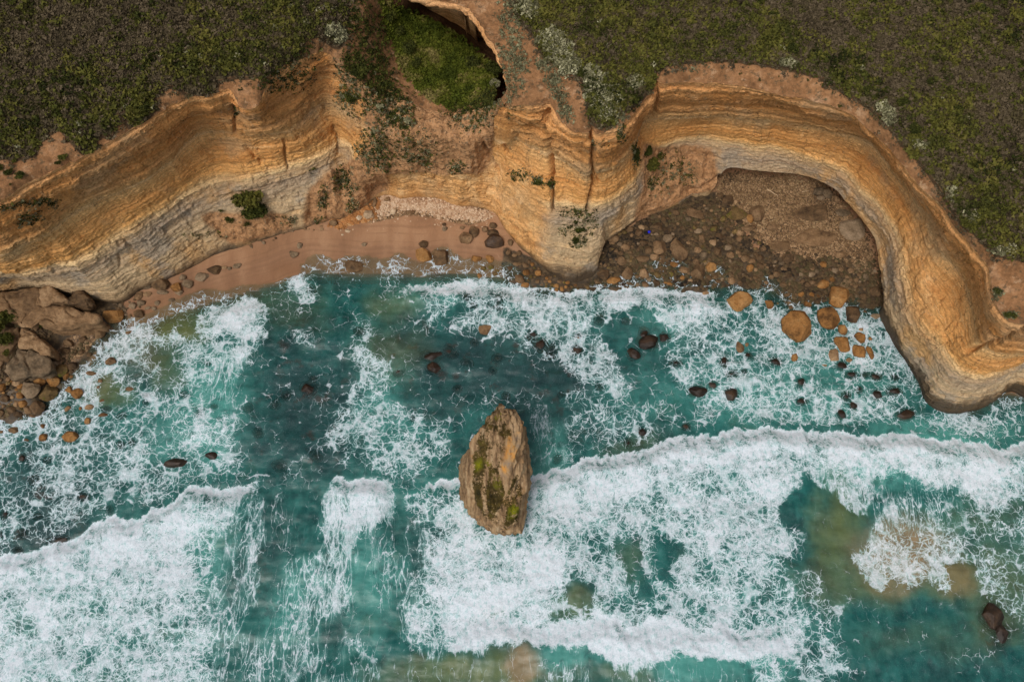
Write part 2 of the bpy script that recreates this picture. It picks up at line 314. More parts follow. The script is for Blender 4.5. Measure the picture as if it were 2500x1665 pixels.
def displace(G, dirt_w, amount=1.0, fade_top=None, run=None):
    N = normals(G); N = np.where(N[..., 1:2] > .25, -N, N)
    X, Y, Z = G[..., 0], G[..., 1], G[..., 2]
    hard = 1 - .8 * dirt_w; mid = (sstep(11, 12.5, s_f) * sstep(22, 20.5, s_f) * .8 + .35)[:, None]
    big = fbm(X * .055, Y * .055, Z * .03, 2) * .55
    wz = Z + fbm(X * .02, Y * .02, 3.1, 2) * .9 + fbm(X * .22, Y * .22, Z * .1, 2) * .12
    # beds: hard and soft layers stand proud and recede, each bed with its own depth and a sharp edge
    k = np.clip(np.searchsorted(_zb, wz, 'right') - 1, 0, len(_zb) - 2)
    t = np.clip((wz - _zb[k]) / .16, 0, 1); bed = _dep[k - 1] * (1 - t) + _dep[k] * t
    bed = bed * (.46 + .16 * perlin(X * .07, Y * .07, k * 3.7)) * (.55 + .45 * sstep(12, 15, Z))
    # joints break the beds into blocks
    L = run / 2.6 + hash01(k, 3.0) * 7 + perlin(X * .15, Y * .15, k * 1.3) * .8; wide = np.where(hash01(k, 9.0) > .5, 1, .55); L = L * wide
    bi = np.floor(L); blk = (hash01(bi, k * 1.0) - .5) * sstep(-.2, .25, perlin(X * .06, Y * .06, Z * .12 + 4)) * .6
    fr = L - bi; jt = -np.exp(-(np.minimum(fr, 1 - fr) / .045) ** 2) * (hash01(bi + np.round(fr), k) > .55) * .22
    rgh = fbm(X * 1.1, Y * 1.1, Z * 2.4, 5, .6) * .2
    flute = (ridge(X * .16, Y * .16, Z * .02, 3) - .6) * .42
    pit = -np.maximum(0, perlin(X * 1.1, Y * 1.1, Z * 2.4) - .16) * sstep(19, 22, wz) * .9
    gul = dirt_w * (fbm(X * .12, Y * .12, Z * .12, 5) * .9 + (ridge(X * .22, Y * .05, 1.3, 3) - .5) * .7 + fbm(X * .7, Y * .7, Z * .7, 4) * .35)
    but = (ridge(run * .075 + perlin(Z * .08, .5, run * .02) * .5, 2.5, 0, 2) - .7) * .95 * mid
    d = (big + but + bed + blk + jt + rgh + flute + pit) * hard + gul
    if fade_top is not None: d = d * fade_top
    return G + N * (d * amount)[..., None], d
kv = np.linspace(0, 1, face.shape[1])[None, :]
fade = sstep(-.02, .06, kv) * .85 + .15
fade = fade * (1 - .45 * sstep(.93, 1.0, kv))
run_f = np.r_[0, np.cumsum(np.linalg.norm(np.diff((face[:, 0] + face[:, -1]) / 2, axis=0), axis=1))][:, None] * np.ones((1, face.shape[1]))
face_d, dd = displace(face, dirt_f, 1.0, fade, run_f)
# fissures
fiss = [([(1338,268),(1336,330),(1341,400),(1346,470),(1348,520)],5,2.4),([(1443,330),(1447,352),(1446,400),(1449,440),(1440,475),(1430,515)],4,1.8),([(1447,410),(1462,440)],3,1.0),
        ([(866,290),(869,312),(868,335)],4,1.4),([(812,310),(822,335),(828,375)],3,1.0),([(695,345),(699,385),(703,410)],3,.9),([(568,258),(571,300),(572,330)],4,1.2),([(1226,262),(1214,300),(1218,330),(1232,370)],5,1.8),
        ([(600,362),(640,400)],4,.8),([(1180,350),(1200,395),(1215,430)],4,1.1),([(1602,205),(1605,240),(1598,280)],4,.9),([(2370,855),(2400,842),(2440,835),(2500,805)],5,1.3),([(1690,470),(1757,430)],5,.8),
        ([(283,590),(300,585),(320,600)],3,.5),([(289,622),(296,635),(292,648)],3,.5)]
for pl, w, dep in fiss:
    m = np.exp(-(seg_dist(ipx + fbm(face[..., 2] * .8, 3.3, face[..., 0] * .3, 2) * 5, ipy, pl) / w) ** 2)
    Nn = normals(face); Nn = np.where(Nn[..., 1:2] > .25, -Nn, Nn)
    face_d -= Nn * (m * dep)[..., None]
# rim line kept true, so the clifftop joins it
nrm_f = normals(face)

def cliff_mat():
    t = NT('layered_limestone')
    sep = t.n('SeparateXYZ'); t.put(sep.inputs[0], t.pos); z = sep.outputs[2]
    w1 = t.noise(.03, 2); w2 = t.noise(.16, 3, vec=t.vmul(t.pos, (1, 1, .6)))
    zz = t.add(z, t.add(t.mul(t.sub(w1, .5), 3.4), t.mul(t.sub(w2, .5), 1.0)))
    # layers
    base = t.ramp(t.math('DIVIDE', zz, 36.0), [(0, srgb(70,60,48)),(.035, srgb(118,100,78)),(.07, srgb(178,152,118)),(.2, srgb(184,160,128)),(.30, srgb(170,150,128)),(.352, srgb(184,156,120)),(.365, srgb(226,194,146)),(.40, srgb(222,168,104)),(.46, srgb(204,148,88)),(.52, srgb(212,160,102)),(.575, srgb(226,180,124)),(.60, srgb(222,184,138)),(.625, srgb(192,150,100)),(.68, srgb(192,142,92)),(.74, srgb(198,142,86)),(.80, srgb(186,132,82)),(.88, srgb(216,154,94)),(.95, srgb(218,162,108)),(1, srgb(216,166,120))])
    # thin beds
    bv = t.vmul(t.pos, (.045, .045, 1.7)); wob = t.vadd(bv, t.vmul(t.n('CombineXYZ', {2: t.sub(zz, z)}).outputs[0], (0, 0, 1.7)))
    b1 = t.noise(1.0, 5, .72, vec=wob)
    b2 = t.noise(1.0, 4, .7, vec=t.vmul(wob, (2, 2, 3.6)))
    lo = t.mix(t.step(.30, .56, b1), srgb(148,98,54), (1, 1, 1, 1))
    c = t.mix(t.mul(t.step(8, 15, z), .85), base, t.mix(1, base, t.mix(t.step(.34, .52, b1), (.74, .63, .52, 1), (1, 1, 1, 1)), 'MULTIPLY'))
    c = t.mix(t.mul(t.step(.56, .70, b1), .5), c, srgb(226,186,132))
    c = t.mix(t.mul(t.step(.58, .68, b2), t.lin(6, 20, z, .15, .5)), c, srgb(142,100,60))
    warm = t.attr('warm'); c = t.mix(t.mul(warm, t.mul(t.step(21, 16.5, z), t.add(.35, t.step(.3, .6, w2)))), c, t.ramp(t.noise(.3, 5, .65), [(.3, srgb(176,124,74)),(.5, srgb(208,158,102)),(.7, srgb(220,180,130))]))
    c = t.mix(t.mul(t.step(.50, .60, t.noise(1.0, 2, .5, vec=t.vmul(wob, (3, 3, 7)))), t.lin(6, 20, z, .2, .45)), c, srgb(160,112,66))
    # blotches: grey veils low down, ochre and rust patches above
    p1 = t.noise(.09, 4, .6); c = t.mix(t.mul(t.step(.52, .66, p1), t.step(17, 11, z)), c, srgb(186,146,100))
    p3 = t.noise(.12, 5, .6, vec=t.vadd(t.pos, (50, 0, 0))); c = t.mix(t.mul(t.mul(t.step(.53, .62, p3), t.sub(.75, t.mul(t.attr('warm'), .7))), t.step(14, 10, z)), c, srgb(148,136,122))
    p2 = t.noise(.14, 5, .62, vec=t.vmul(t.pos, (1, 1, .7))); c = t.mix(t.mul(t.step(.50, .64, p2), t.mul(t.step(12, 17, z), .5)), c, srgb(184,124,66))
    p4 = t.noise(.10, 4, .6, vec=t.vadd(t.pos, (9, 31, 5))); c = t.mix(t.mul(t.step(.54, .68, p4), t.mul(t.step(13, 18, z), .5)), c, srgb(168,142,110))
    ln = t.noise(1.0, 3, .65, vec=t.vmul(wob, (1.2, 1.2, 5.0))); c = t.mix(t.mul(t.step(.42, .33, ln), t.lin(4, 20, z, .28, .5)), c, srgb(128,86,50))
    c = t.mix(t.mul(t.step(.62, .70, ln), .4), c, srgb(232,200,154))
    # rain streaks down the face
    st = t.noise(1.0, 3, .6, vec=t.vmul(t.pos, (1.3, 1.3, .07))); c = t.mix(t.mul(t.step(.56, .74, st), .32), c, srgb(112,80,52))
    st2 = t.noise(1.0, 3, .6, vec=t.vmul(t.vadd(t.pos, (7, 3, 0)), (2.2, 2.2, .12))); c = t.mix(t.mul(t.step(.6, .75, st2), .3), c, srgb(214,186,150))
    ck = t.math('ABSOLUTE', t.sub(t.noise(1.0, 3, .55, vec=t.vmul(t.pos, (.42, .42, .07))), .5)); cm = t.mul(t.step(.012, .002, ck), t.step(.45, .6, t.noise(.2, 3))); c = t.mix(t.mul(cm, .35), c, srgb(110,80,50))
    c = t.mix(1.0, c, (1.22, 1.22, 1.19, 1), 'MULTIPLY')
    # fine grain and pits
    g = t.noise(3.5, 5, .7); c = t.mix(.75, c, t.mix(t.step(.25, .75, g), (.66, .63, .58, 1), (1.28, 1.28, 1.26, 1)), 'MULTIPLY')
    pit = t.voro(1.6, vec=t.vmul(t.pos, (1, 1, 2.2))); pm = t.mul(t.step(.26, .10, pit), t.mul(t.step(.5, .6, t.noise(.3, 3)), t.step(16, 20, z))); c = t.mix(t.mul(pm, .8), c, srgb(70,52,36))
    # black lichen and salt stain
    l = t.noise(.55, 6, .75); c = t.mix(t.mul(t.step(.60, .68, l), .55), c, srgb(92,78,62))
    # loose soil of the gullies
    dm = t.attr('soil'); dn = t.noise(.5, 6, .7)
    sc = t.ramp(dn, [(.25, srgb(124,92,62)),(.45, srgb(178,132,90)),(.58, srgb(196,148,104)),(.75, srgb(162,132,106))])
    sc = t.mix(t.mul(t.step(.52, .62, t.noise(1.6, 6, .75)), .75), sc, srgb(92,78,58)); sc = t.mix(t.mul(t.step(.44, .36, t.noise(.9, 6, .7)), .6), sc, srgb(116,78,48)); sc = t.mix(t.mul(t.step(.58, .70, t.noise(.25, 4, .6, vec=t.vmul(t.pos, (1, 1, .4)))), .6), sc, srgb(206,150,100))
    sc = t.mix(t.step(.66, .72, t.noise(4, 3, .6)), sc, srgb(196,176,150))
    c = t.mix(t.step(.25, .75, t.add(dm, t.mul(t.sub(dn, .5), .6))), c, sc)
    # dark wet foot with algae
    wet = t.step(2.4, .4, t.add(t.sub(z, t.mul(t.attr('wetfoot'), 2.4)), t.mul(t.sub(t.noise(.6, 4), .5), 2.5))); c = t.mix(t.mul(wet, .85), c, srgb(62,50,36))
    h = t.add(t.add(t.mul(g, .5), t.mul(ln, .8)), t.add(t.mul(b1, .8), t.mul(t.noise(1.2, 6, .7), .9)))
    h = t.sub(t.sub(h, t.mul(pm, .6)), t.mul(cm, .4))
    nb = t.bump(h, .85, .36)
    return t.end(t.bsdf(c, t.mixf(wet, .92, .45), nb, .2))
M_CLIFF = cliff_mat()
nu, nv = face_d.shape[:2]
# the foot runs on down below ground and sea level; under the right bay it is undercut
foot = []
Nb = nrm_f[:, 0]; Nb = np.where(Nb[:, 1:2] > .25, -Nb, Nb); inn = -Nb.copy(); inn[:, 2] = 0; inn /= np.maximum(np.linalg.norm(inn, axis=1), 1e-6)[:, None]
under = sstep(22.6, 23.8, s_f) * sstep(30.6, 29.0, s_f)
uj = 1 + .35 * fbm(s_f * 1.3, 2.2, 0, 3)
for k, (dz, ind) in enumerate([(-.35, .25), (-.7, 1.1), (-1.4, 2.6), (-2.6, 4.4), (-4.5, 5.8), (-8, 7), (-13, 7.5)]):
    P = face_d[:, 0].copy(); P += inn * (ind * under * uj)[:, None]
    P[:, 2] = P[:, 2] + dz * (under * 1.0 + (1 - under) * .6) + fbm(P[:, 0] * .4, P[:, 1] * .4, k * .7, 3) * .25 * min(1, k * .5)
    foot.append(P)
Gf = np.concatenate([np.stack(foot[::-1], 1), face_d], 1)
df = np.concatenate([np.repeat(dirt_f[:, :1], 7, 1) * 0, dirt_f], 1)
me = mesh_np('cliff_face', Gf.reshape(-1, 3), grid_faces(*Gf.shape[:2]), M_CLIFF, {'soil': df, 'warm': np.concatenate([np.repeat(warm_f[:, :1], 7, 1), warm_f], 1), 'wetfoot': sample(poly_mask([(2110,660),(2180,690),(2300,900),(2600,880),(2600,1030),(2280,1030),(2150,850)], 16), *pix(Gf[..., 0], Gf[..., 1], Gf[..., 2]))})
tag(obj('cliff_face', me), kind='structure')

# ---- clifftop ground
def top_mat():
    t = NT('clifftop_soil')
    v = t.attr('heath'); lu = t.attr('lush'); n = t.noise(.35, 6, .65); f = t.noise(2.2, 5, .7)
    so = t.ramp(n, [(.25, srgb(96,68,44)),(.42, srgb(140,100,66)),(.55, srgb(162,118,80)),(.72, srgb(178,140,106))])
    so = t.mix(.6, so, t.mix(t.step(.3, .7, f), (.5, .48, .46, 1), (1.15, 1.15, 1.15, 1)), 'MULTIPLY')
    so = t.mix(t.mul(t.step(.53, .62, t.noise(1.3, 6, .75)), .75), so, srgb(88,74,54)); so = t.mix(t.mul(t.step(.42, .34, t.noise(.8, 5, .7)), .5), so, srgb(196,160,124))
    so = t.mix(t.mul(t.step(.02, .12, v), t.step(.6, .3, v)), so, srgb(78,60,42))
    hc = t.ramp(t.noise(.8, 6, .7), [(.3, srgb(52,46,28)),(.5, srgb(78,68,46)),(.7, srgb(96,84,62))])
    gc = t.ramp(t.noise(.5, 6, .72, dist=.5), [(.3, srgb(48,56,16)),(.48, srgb(84,92,30)),(.62, srgb(104,104,44)),(.75, srgb(126,112,66))])
    c = t.mix(t.step(.35, .6, t.add(v, t.mul(t.sub(f, .5), .5))), so, hc)
    c = t.mix(t.step(.35, .6, t.add(lu, t.mul(t.sub(n, .5), .5))), c, gc)
    c = t.mix(t.mul(t.attr('damp_or_shade'), .85), c, t.mix(t.step(.4, .6, f), srgb(48,32,20), srgb(78,54,34)))  # shade of the cave painted dark brown into the floor colour
    h = t.add(t.mul(f, .4), t.noise(1.0, 6, .7))
    return t.end(t.bsdf(c, .95, t.bump(h, .8, .35), .15))
M_TOP = top_mat()
cave_shade_m = poly_mask([(1218,200),(1206,172),(1176,152),(1150,132),(1112,98),(1060,66),(985,30),(930,0),(930,-100),(1300,-100),(1300,200)], 6)  # where cave shade is painted on the floor beneath the lip
def land_sheet(name, G, fade_edges):
    X, Y = G[..., 0].copy(), G[..., 1].copy(); ix, iy = pix(G[..., 0], G[..., 1], G[..., 2])
    he, lu = sample(veg_heath, ix, iy), sample(veg_lush, ix, iy)
    G = G.copy(); G[..., 2] += (fbm(X * .08, Y * .08, 5, 3) * .7 + fbm(X * .5, Y * .5, 6, 4) * .28 + he * fbm(X * .9, Y * .9, 8, 3) * .25) * fade_edges
    me = mesh_np(name, G.reshape(-1, 3), grid_faces(*G.shape[:2]), M_TOP, {'heath': he, 'lush': lu, 'damp_or_shade': sample(cave_shade_m, ix, iy) * (G[..., 2] < 30)})
    tag(obj(name, me), kind='structure'); return G, he, lu, ix, iy
nL = int(np.searchsorted(s_f, 15.75))
sL = s_f[:nL][::2]; rim_L = face_d[:nL, -1][::2]
GLt = stack_rows([rim_L, ev(L_A, 36, sL), ev(L_B, 38, sL), ev(L_C, 39, sL)], [40, 70, 60])
e = np.minimum(1, np.arange(GLt.shape[1])[None, :] / 6.0)
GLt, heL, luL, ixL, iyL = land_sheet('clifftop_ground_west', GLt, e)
i0 = nL - 1
sR = s_f[i0:][::2]; rim_R = face_d[i0:, -1][::2]
rows = [ev(r, 37, sR) for r in R_rows]
GRt = stack_rows([rim_R] + rows, [30, 24, 30, 34, 50])
# its western edge is the lip over the grassy hollow: pull the first columns on to it
lip = np.array([(*place(x, y, z), z) for x, y, z in LIP]); 
tl = np.r_[0, np.cumsum(np.linalg.norm(np.diff(lip, axis=0), axis=1))]; g0 = GRt[0]; tg = np.r_[0, np.cumsum(np.linalg.norm(np.diff(g0, axis=0), axis=1))]
lipc = cr(tl, lip, tg / tg[-1] * tl[-1])
lipc[:, :2] += (fbm(lipc[:, 0] * .5, lipc[:, 1] * .5, 1, 3) * .35)[:, None]
nb_ = 46
wgt = (1 - sstep(0, nb_, np.arange(GRt.shape[0])))[:, None, None]
GRt = GRt + (lipc - g0)[None] * wgt * sstep(0, 12, np.arange(GRt.shape[1]))[None, :, None]
e = np.minimum(1, np.arange(GRt.shape[1])[None, :] / 6.0) * np.minimum(1, np.arange(GRt.shape[0])[:, None] / 6.0)
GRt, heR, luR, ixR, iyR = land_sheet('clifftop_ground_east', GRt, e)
# rock wall of the hollow, undercut beneath that lip
c0 = GRt[0]; tan = np.gradient(c0, axis=0); nrm2 = np.stack([-tan[:, 1], tan[:, 0]], 1); nrm2 /= np.linalg.norm(nrm2, axis=1)[:, None]
if np.mean(nrm2[:40, 0]) < 0: nrm2 = -nrm2
wall = [c0]
env = sstep(0, .12, np.linspace(0, 1, len(c0))) * (.22 + .78 * sstep(.10, .34, np.linspace(0, 1, len(c0)))); dpe = .30 + .70 * sstep(.10, .34, np.linspace(0, 1, len(c0)))
prof = [(-.4, -.35), (-1.0, -.25), (-1.6, .6), (-2.0, 3.0), (-2.6, 6.5), (-4.2, 10), (-8, 12.5), (-17, 13.5), (-34, 13.6)]
for k, (dz, ind) in enumerate(prof):
    P = c0.copy(); P[:, :2] += nrm2 * (ind * env)[:, None]; P[:, 2] += dz * dpe; wall.append(P)
W = stack_rows(wall, [6] * (len(wall) - 1))
Wn = normals(W); W[:, 1:] += Wn[:, 1:] * (fbm(W[:, 1:, 0] * .4, W[:, 1:, 1] * .4, W[:, 1:, 2] * 1.1, 4) * .45 * np.minimum(1, np.arange(1, W.shape[1]) / 5.)[None])[..., None]
me = mesh_np('hollow_wall', W.reshape(-1, 3), grid_faces(*W.shape[:2]), M_CLIFF, {'soil': np.zeros(W.shape[:2]), 'warm': np.zeros(W.shape[:2])})
tag(obj('hollow_wall', me), kind='structure')

# ---- beach, boulder shore and seabed: one sheet of ground
SHORE = [(-700,1300),(-300,1120),(0,1022),(57,1019),(108,1006),(112,981),(140,958),(159,936),(179,904),(198,891),(223,879),(230,853),(255,840),(274,812),(312,805),(328,792),(360,789),(415,767),(478,748),(542,729),(606,710),(673,693),(708,676),(740,668),(757,662),(823,665),(887,672),(951,668),(1005,672),(1040,672),(1097,664),(1168,672),(1231,678),(1270,697),(1300,709),(1340,712),(1440,700),(1500,704),(1600,706),(1700,702),(1760,700),(1840,700),(1860,695),(1930,745),(1960,735),(2010,725),(2060,745),(2100,750),(2150,752),(2200,800),(2270,960),(2350,1000),(2440,960),(2520,960),(2900,1000)]
shw = np.array([place(x, y, 0) for x, y in SHORE])
gx = np.arange(-150, 170, .7); gy = np.arange(-12, 150, .7)
SX, SY = np.meshgrid(gx, gy, indexing='ij')
sd = seg_dist(SX, SY, shw)
land = inside(list(map(tuple, shw)) + [(400, 400), (-400, 400)], SX, SY)
sd = np.where(land, sd, -sd)
ground = np.where(sd > 0, np.minimum(sd * .11, 4.5), np.maximum(sd * .14, -5.0)) + .02
ipgx, ipgy = pix(SX, SY, 2.0)
rocky = np.zeros_like(gxx); shing = np.zeros_like(gxx)
paint(rocky, poly_mask([(1440,720),(1460,600),(1580,525),(1640,500),(1700,470),(1760,470),(1800,560),(1850,600),(1950,620),(2140,640),(2170,760),(2100,760),(1900,740),(1760,705)], 16), 1)
paint(rocky, poly_mask([(-300,700),(90,700),(300,735),(300,800),(215,850),(170,930),(110,1010),(-300,1100)], 16), 1)
paint(rocky, poly_mask([(1220,630),(1280,620),(1370,700),(1300,715),(1240,690)], 8), .8)
paint(rocky, poly_mask([(1225,590),(1300,620),(1360,655),(1440,660),(1470,640),(1490,725),(1300,725),(1240,680)], 8), 1)
paint(shing, poly_mask([(930,470),(960,455),(1100,470),(1180,500),(1210,525),(1150,545),(1070,530),(1000,520),(900,540),(870,530)], 10), 1)
paint(shing, poly_mask([(1755,420),(2010,440),(2140,600),(2140,660),(1900,625),(1820,560),(1740,520)], 14), .75)
paint(shing, poly_mask([(110,870),(180,790),(260,780),(250,800),(180,870),(150,900)], 8), .8)
rk, shg = sample(rocky, ipgx, ipgy), sample(shing, ipgx, ipgy)
mound = poly_mask([(-300,700),(60,695),(150,720),(240,745),(250,775),(130,800),(110,870),(60,960),(-300,1000)], 26)
ground += sample(mound, ipgx, ipgy) * 1.6
ground += fbm(SX * .12, SY * .12, 2, 3) * .12 + rk * fbm(SX * .35, SY * .35, 4, 4) * .4 + fbm(SX * .03, SY * .03, 9, 2) * .2 * (sd < -3)
def ground_z(X, Y):
    fx = np.clip((np.asarray(X) - gx[0]) / .7, 0, len(gx) - 1.01); fy = np.clip((np.asarray(Y) - gy[0]) / .7, 0, len(gy) - 1.01)
    i = fx.astype(int); j = fy.astype(int); u = fx - i; v = fy - j
    return (ground[i, j] * (1 - u) + ground[i + 1, j] * u) * (1 - v) + (ground[i, j + 1] * (1 - u) + ground[i + 1, j + 1] * u) * v
def shore_d(X, Y):
    i = np.clip(((np.asarray(X) - gx[0]) / .7).astype(int), 0, len(gx) - 1); j = np.clip(((np.asarray(Y) - gy[0]) / .7).astype(int), 0, len(gy) - 1); return sd[i, j]
def beach_mat():
    t = NT('wet_sand'); r = t.attr('rocky'); s = t.attr('shingle'); d = t.attr('shore')
    n = t.noise(.25, 5, .6, vec=t.vmul(t.pos, (1, .35, 1))); f = t.noise(6, 4, .7)
    sand = t.ramp(n, [(.3, srgb(134,98,70)),(.5, srgb(156,116,84)),(.7, srgb(174,134,100))])
    tide = t.noise(1.0, 4, .6, vec=t.n('CombineXYZ', {0: t.mul(d, 1.3), 1: t.mul(n, 1.5)}).outputs[0]); sand = t.mix(t.mul(t.step(.5, .62, tide), .35), sand, srgb(124,90,64))
    sand = t.mix(t.mul(t.step(.62, .72, t.noise(1.1, 6, .75)), .5), sand, srgb(196,164,132))
    damp_or_shade = t.step(9, 1, t.add(d, t.mul(t.sub(t.noise(.2, 4), .5), 6)))
    sand = t.mix(t.mul(damp_or_shade, .45), sand, srgb(118,82,56))
    sand = t.mix(.5, sand, t.mix(t.step(.3, .7, f), (.8, .79, .78, 1), (1.1, 1.1, 1.1, 1)), 'MULTIPLY')
    rc = t.ramp(t.noise(1.2, 6, .7), [(.3, srgb(36,30,20)),(.5, srgb(70,56,38)),(.66, srgb(104,84,58))])
    v = t.voro(1.7, out='Color'); ve = t.voro(1.7, feature='DISTANCE_TO_EDGE')
    pb = t.mix(t.n('SeparateColor', {0: v}).outputs[0], srgb(112,84,56), srgb(168,136,100)); pb = t.mix(t.step(.10, .0, ve), pb, srgb(52,40,28))
    nn = t.sub(t.noise(.9, 4), .5)
    c = t.mix(t.step(.35, .65, t.add(r, t.mul(nn, .5))), sand, rc)
    c = t.mix(t.step(.35, .65, t.add(s, t.mul(nn, .5))), c, pb)
    sea = t.step(-.3, -2.5, d); c = t.mix(t.mul(sea, .7), c, srgb(70,66,44))
    h = t.add(t.mul(f, .1), t.mul(t.step(0, .2, ve), t.mul(s, .5)))
    return t.end(t.bsdf(c, t.mixf(damp_or_shade, .9, .42), t.bump(h, .5, .15), .35))
me = mesh_np('beach', np.stack([SX, SY, ground], -1).reshape(-1, 3), grid_faces(*SX.shape), beach_mat(), {'rocky': rk, 'shingle': shg, 'shore': sd})
tag(obj('beach', me), kind='structure')
# ================================================================== SEA
foam = np.full_like(gxx, .18); strk = np.zeros_like(gxx); milk = np.full_like(gxx, .12); reef = np.full_like(gxx, .0); tan_ = np.zeros_like(gxx); olive = np.zeros_like(gxx); smooth_ = np.zeros_like(gxx)
def PF(poly, v, r=14, ch=None): paint(foam if ch is None else ch, poly_mask(poly, r), v)
def EF(cx, cy, rx, ry, v, a=0, ch=None, soft=.5): paint(foam if ch is None else ch, ell_mask(cx, cy, rx, ry, a, soft), v)
# -- inshore water, left to right
PF([(-500,1000),(0,1020),(110,1000),(180,900),(250,835),(330,790),(420,765),(640,700),(640,870),(600,1000),(560,1130),(600,1200),(300,1260),(0,1350),(-500,1500)], .42, 30)
PF([(-500,1000),(0,1015),(110,1000),(170,1010),(150,1060),(0,1100),(-500,1200)], .62, 16)
PF([(110,1000),(170,930),(230,850),(270,812),(360,790),(380,820),(330,870),(260,960),(200,1010)], .68, 12)
PF([(360,790),(470,752),(640,700),(640,725),(560,760),(450,820),(380,820)], .12, 8)      # smooth green tongue by the sand
PF([(330,840),(420,815),(490,830),(600,850),(590,920),(520,930),(420,915),(340,900)], .62, 14)
PF([(490,770),(560,735),(620,728),(650,750),(672,790),(660,825),(610,835),(520,830),(480,810)], .84, 12)
EF(400,895,45,55,.22); EF(270,945,34,22,.10)
EF(350,930,60,40,.35)
PF([(120,1100),(560,1000),(600,1150),(560,1190),(300,1260),(60,1340),(-300,1400),(-300,1150)], .50, 24)
PF([(600,880),(640,830),(700,720),(830,680),(960,700),(1040,760),(1000,830),(930,820),(860,840),(850,960),(820,1060),(780,1170),(660,1180),(600,1100),(570,1000)], .13, 18)
PF([(690,690),(745,675),(770,710),(755,735),(720,725)], .78, 8)
PF([(840,840),(880,830),(960,880),(980,920),(940,950),(1000,990),(1080,1030),(1110,1120),(1040,1160),(900,1160),(820,1130),(830,1000),(860,920)], .50, 16)
PF([(860,840),(920,860),(960,900),(900,930),(865,900)], .62, 10)
PF([(1000,830),(1090,800),(1150,850),(1240,900),(1400,900),(1420,960),(1380,1000),(1300,960),(1160,980),(1060,1000),(990,950),(960,890)], .12, 18)
EF(745,835,25,20,.4); EF(880,810,30,25,.42)
PF([(960,712),(1000,702),(1120,695),(1220,705),(1300,700),(1300,730),(1150,735),(1050,722)], .95, 5)
PF([(1020,720),(1140,725),(1090,760),(1060,800),(1050,760)], .62, 10)
PF([(1140,720),(1300,715),(1300,880),(1240,850),(1170,820),(1130,790)], .52, 14)
PF([(1240,708),(1400,715),(1560,705),(1700,705),(1780,740),(1800,800),(1650,800),(1560,760),(1480,790),(1420,830),(1330,830),(1260,770)], .80, 12)
PF([(1360,780),(1500,770),(1480,850),(1540,900),(1560,960),(1480,960),(1400,920),(1360,860)], .62, 14)
PF([(1480,800),(1560,790),(1620,880),(1640,960),(1590,990),(1530,960),(1490,880)], .14, 14)
PF([(1640,800),(1900,740),(2020,740),(2150,760),(2200,850),(2270,980),(2200,1040),(1900,1040),(1700,1000),(1620,900)], .54, 18)
PF([(1950,830),(2060,820),(2170,820),(2230,920),(2140,930),(2060,900)], .68, 12)
PF([(1830,715),(1880,720),(1900,740),(1930,770),(1880,800),(1830,790)], .66, 10)
PF([(1860,690),(1920,700),(1925,760),(1890,740),(1850,720)], .12, 6)
PF([(1380,960),(1500,950),(1700,980),(1900,1030),(1800,1050),(1600,1080),(1400,1130),(1290,1170),(1290,1080),(1380,1020)], .36, 16)
PF([(1280,960),(1340,1000),(1360,1100),(1340,1160),(1290,1170),(1285,1050)], .34, 12)
EF(2060,930,50,28,.2)
PF([(2200,1000),(2420,1000),(2500,965),(2800,960),(2800,1100),(2500,1095),(2400,1080),(2280,1070)], .42, 14)
PF([(2270,990),(2340,1010),(2440,990),(2440,1020),(2350,1040),(2280,1020)], .6, 8)
# -- seaward of the front
foam_in = foam.copy()
paint(foam, poly_mask([(-500,1000),(3300,1000),(3300,1900),(-500,1900)], 10), .12)
PF([(-500,1320),(0,1280),(105,1260),(217,1220),(344,1190),(437,1150),(500,1120),(640,1100),(620,1230),(580,1280),(590,1400),(540,1500),(520,1665),(500,1900),(-500,1900)], .78, 34)
PF([(-500,1460),(-100,1380),(400,1240),(560,1200),(600,1250),(560,1330),(420,1360),(200,1420),(0,1430)], .90, 16)
PF([(60,1500),(260,1480),(470,1530),(520,1665),(400,1900),(0,1900),(40,1600)], .68, 30)
PF([(590,1205),(660,1195),(680,1300),(640,1420),(620,1520),(600,1640),(520,1800),(480,1520),(490,1330),(560,1250)], .50, 30)
PF([(640,1195),(780,1180),(790,1240),(760,1350),(690,1360),(660,1480),(620,1520),(650,1330)], .08, 12)
PF([(660,1190),(720,1200),(730,1350),(690,1360),(670,1280)], .25, 12)
PF([(690,1360),(760,1340),(800,1380),(780,1560),(700,1560),(670,1450)], .54, 26)
PF([(600,1560),(860,1560),(940,1560),(960,1700),(900,1900),(560,1900),(580,1600)], .36, 30)
PF([(775,1150),(817,1130),(887,1120),(941,1120),(970,1150),(985,1240),(950,1290),(900,1330),(880,1420),(850,1500),(800,1540),(760,1500),(770,1400),(800,1300),(785,1240)], .62, 34)
PF([(785,1180),(820,1150),(887,1140),(945,1150),(965,1210),(940,1270),(880,1300),(820,1280),(800,1240)], .88, 30)
PF([(880,1290),(950,1280),(1000,1330),(1010,1430),(990,1540),(960,1590),(880,1580),(870,1400)], .33, 22)
PF([(950,1480),(990,1440),(990,1600),(960,1600)], .03, 10)
PF([(960,1230),(1010,1200),(1060,1230),(1060,1330),(1020,1400),(990,1330)], .34, 12)
PF([(1000,1180),(1120,1165),(1120,1240),(1060,1230),(990,1210)], .5, 8)
EF(1020,1340,20,55,.30)
PF([(1060,1240),(1115,1230),(1200,1316),(1275,1316),(1285,1100),(1400,1080),(1500,1040),(1700,1010),(1900,1000),(2200,1000),(2500,1030),(2900,1000),(2900,1300),(2500,1240),(2350,1220),(2150,1170),(1960,1170),(1950,1250),(1940,1330),(1980,1440),(2010,1560),(1930,1600),(1700,1540),(1500,1540),(1200,1540),(1090,1580),(1010,1560),(1000,1480),(1040,1360)], .76, 22)
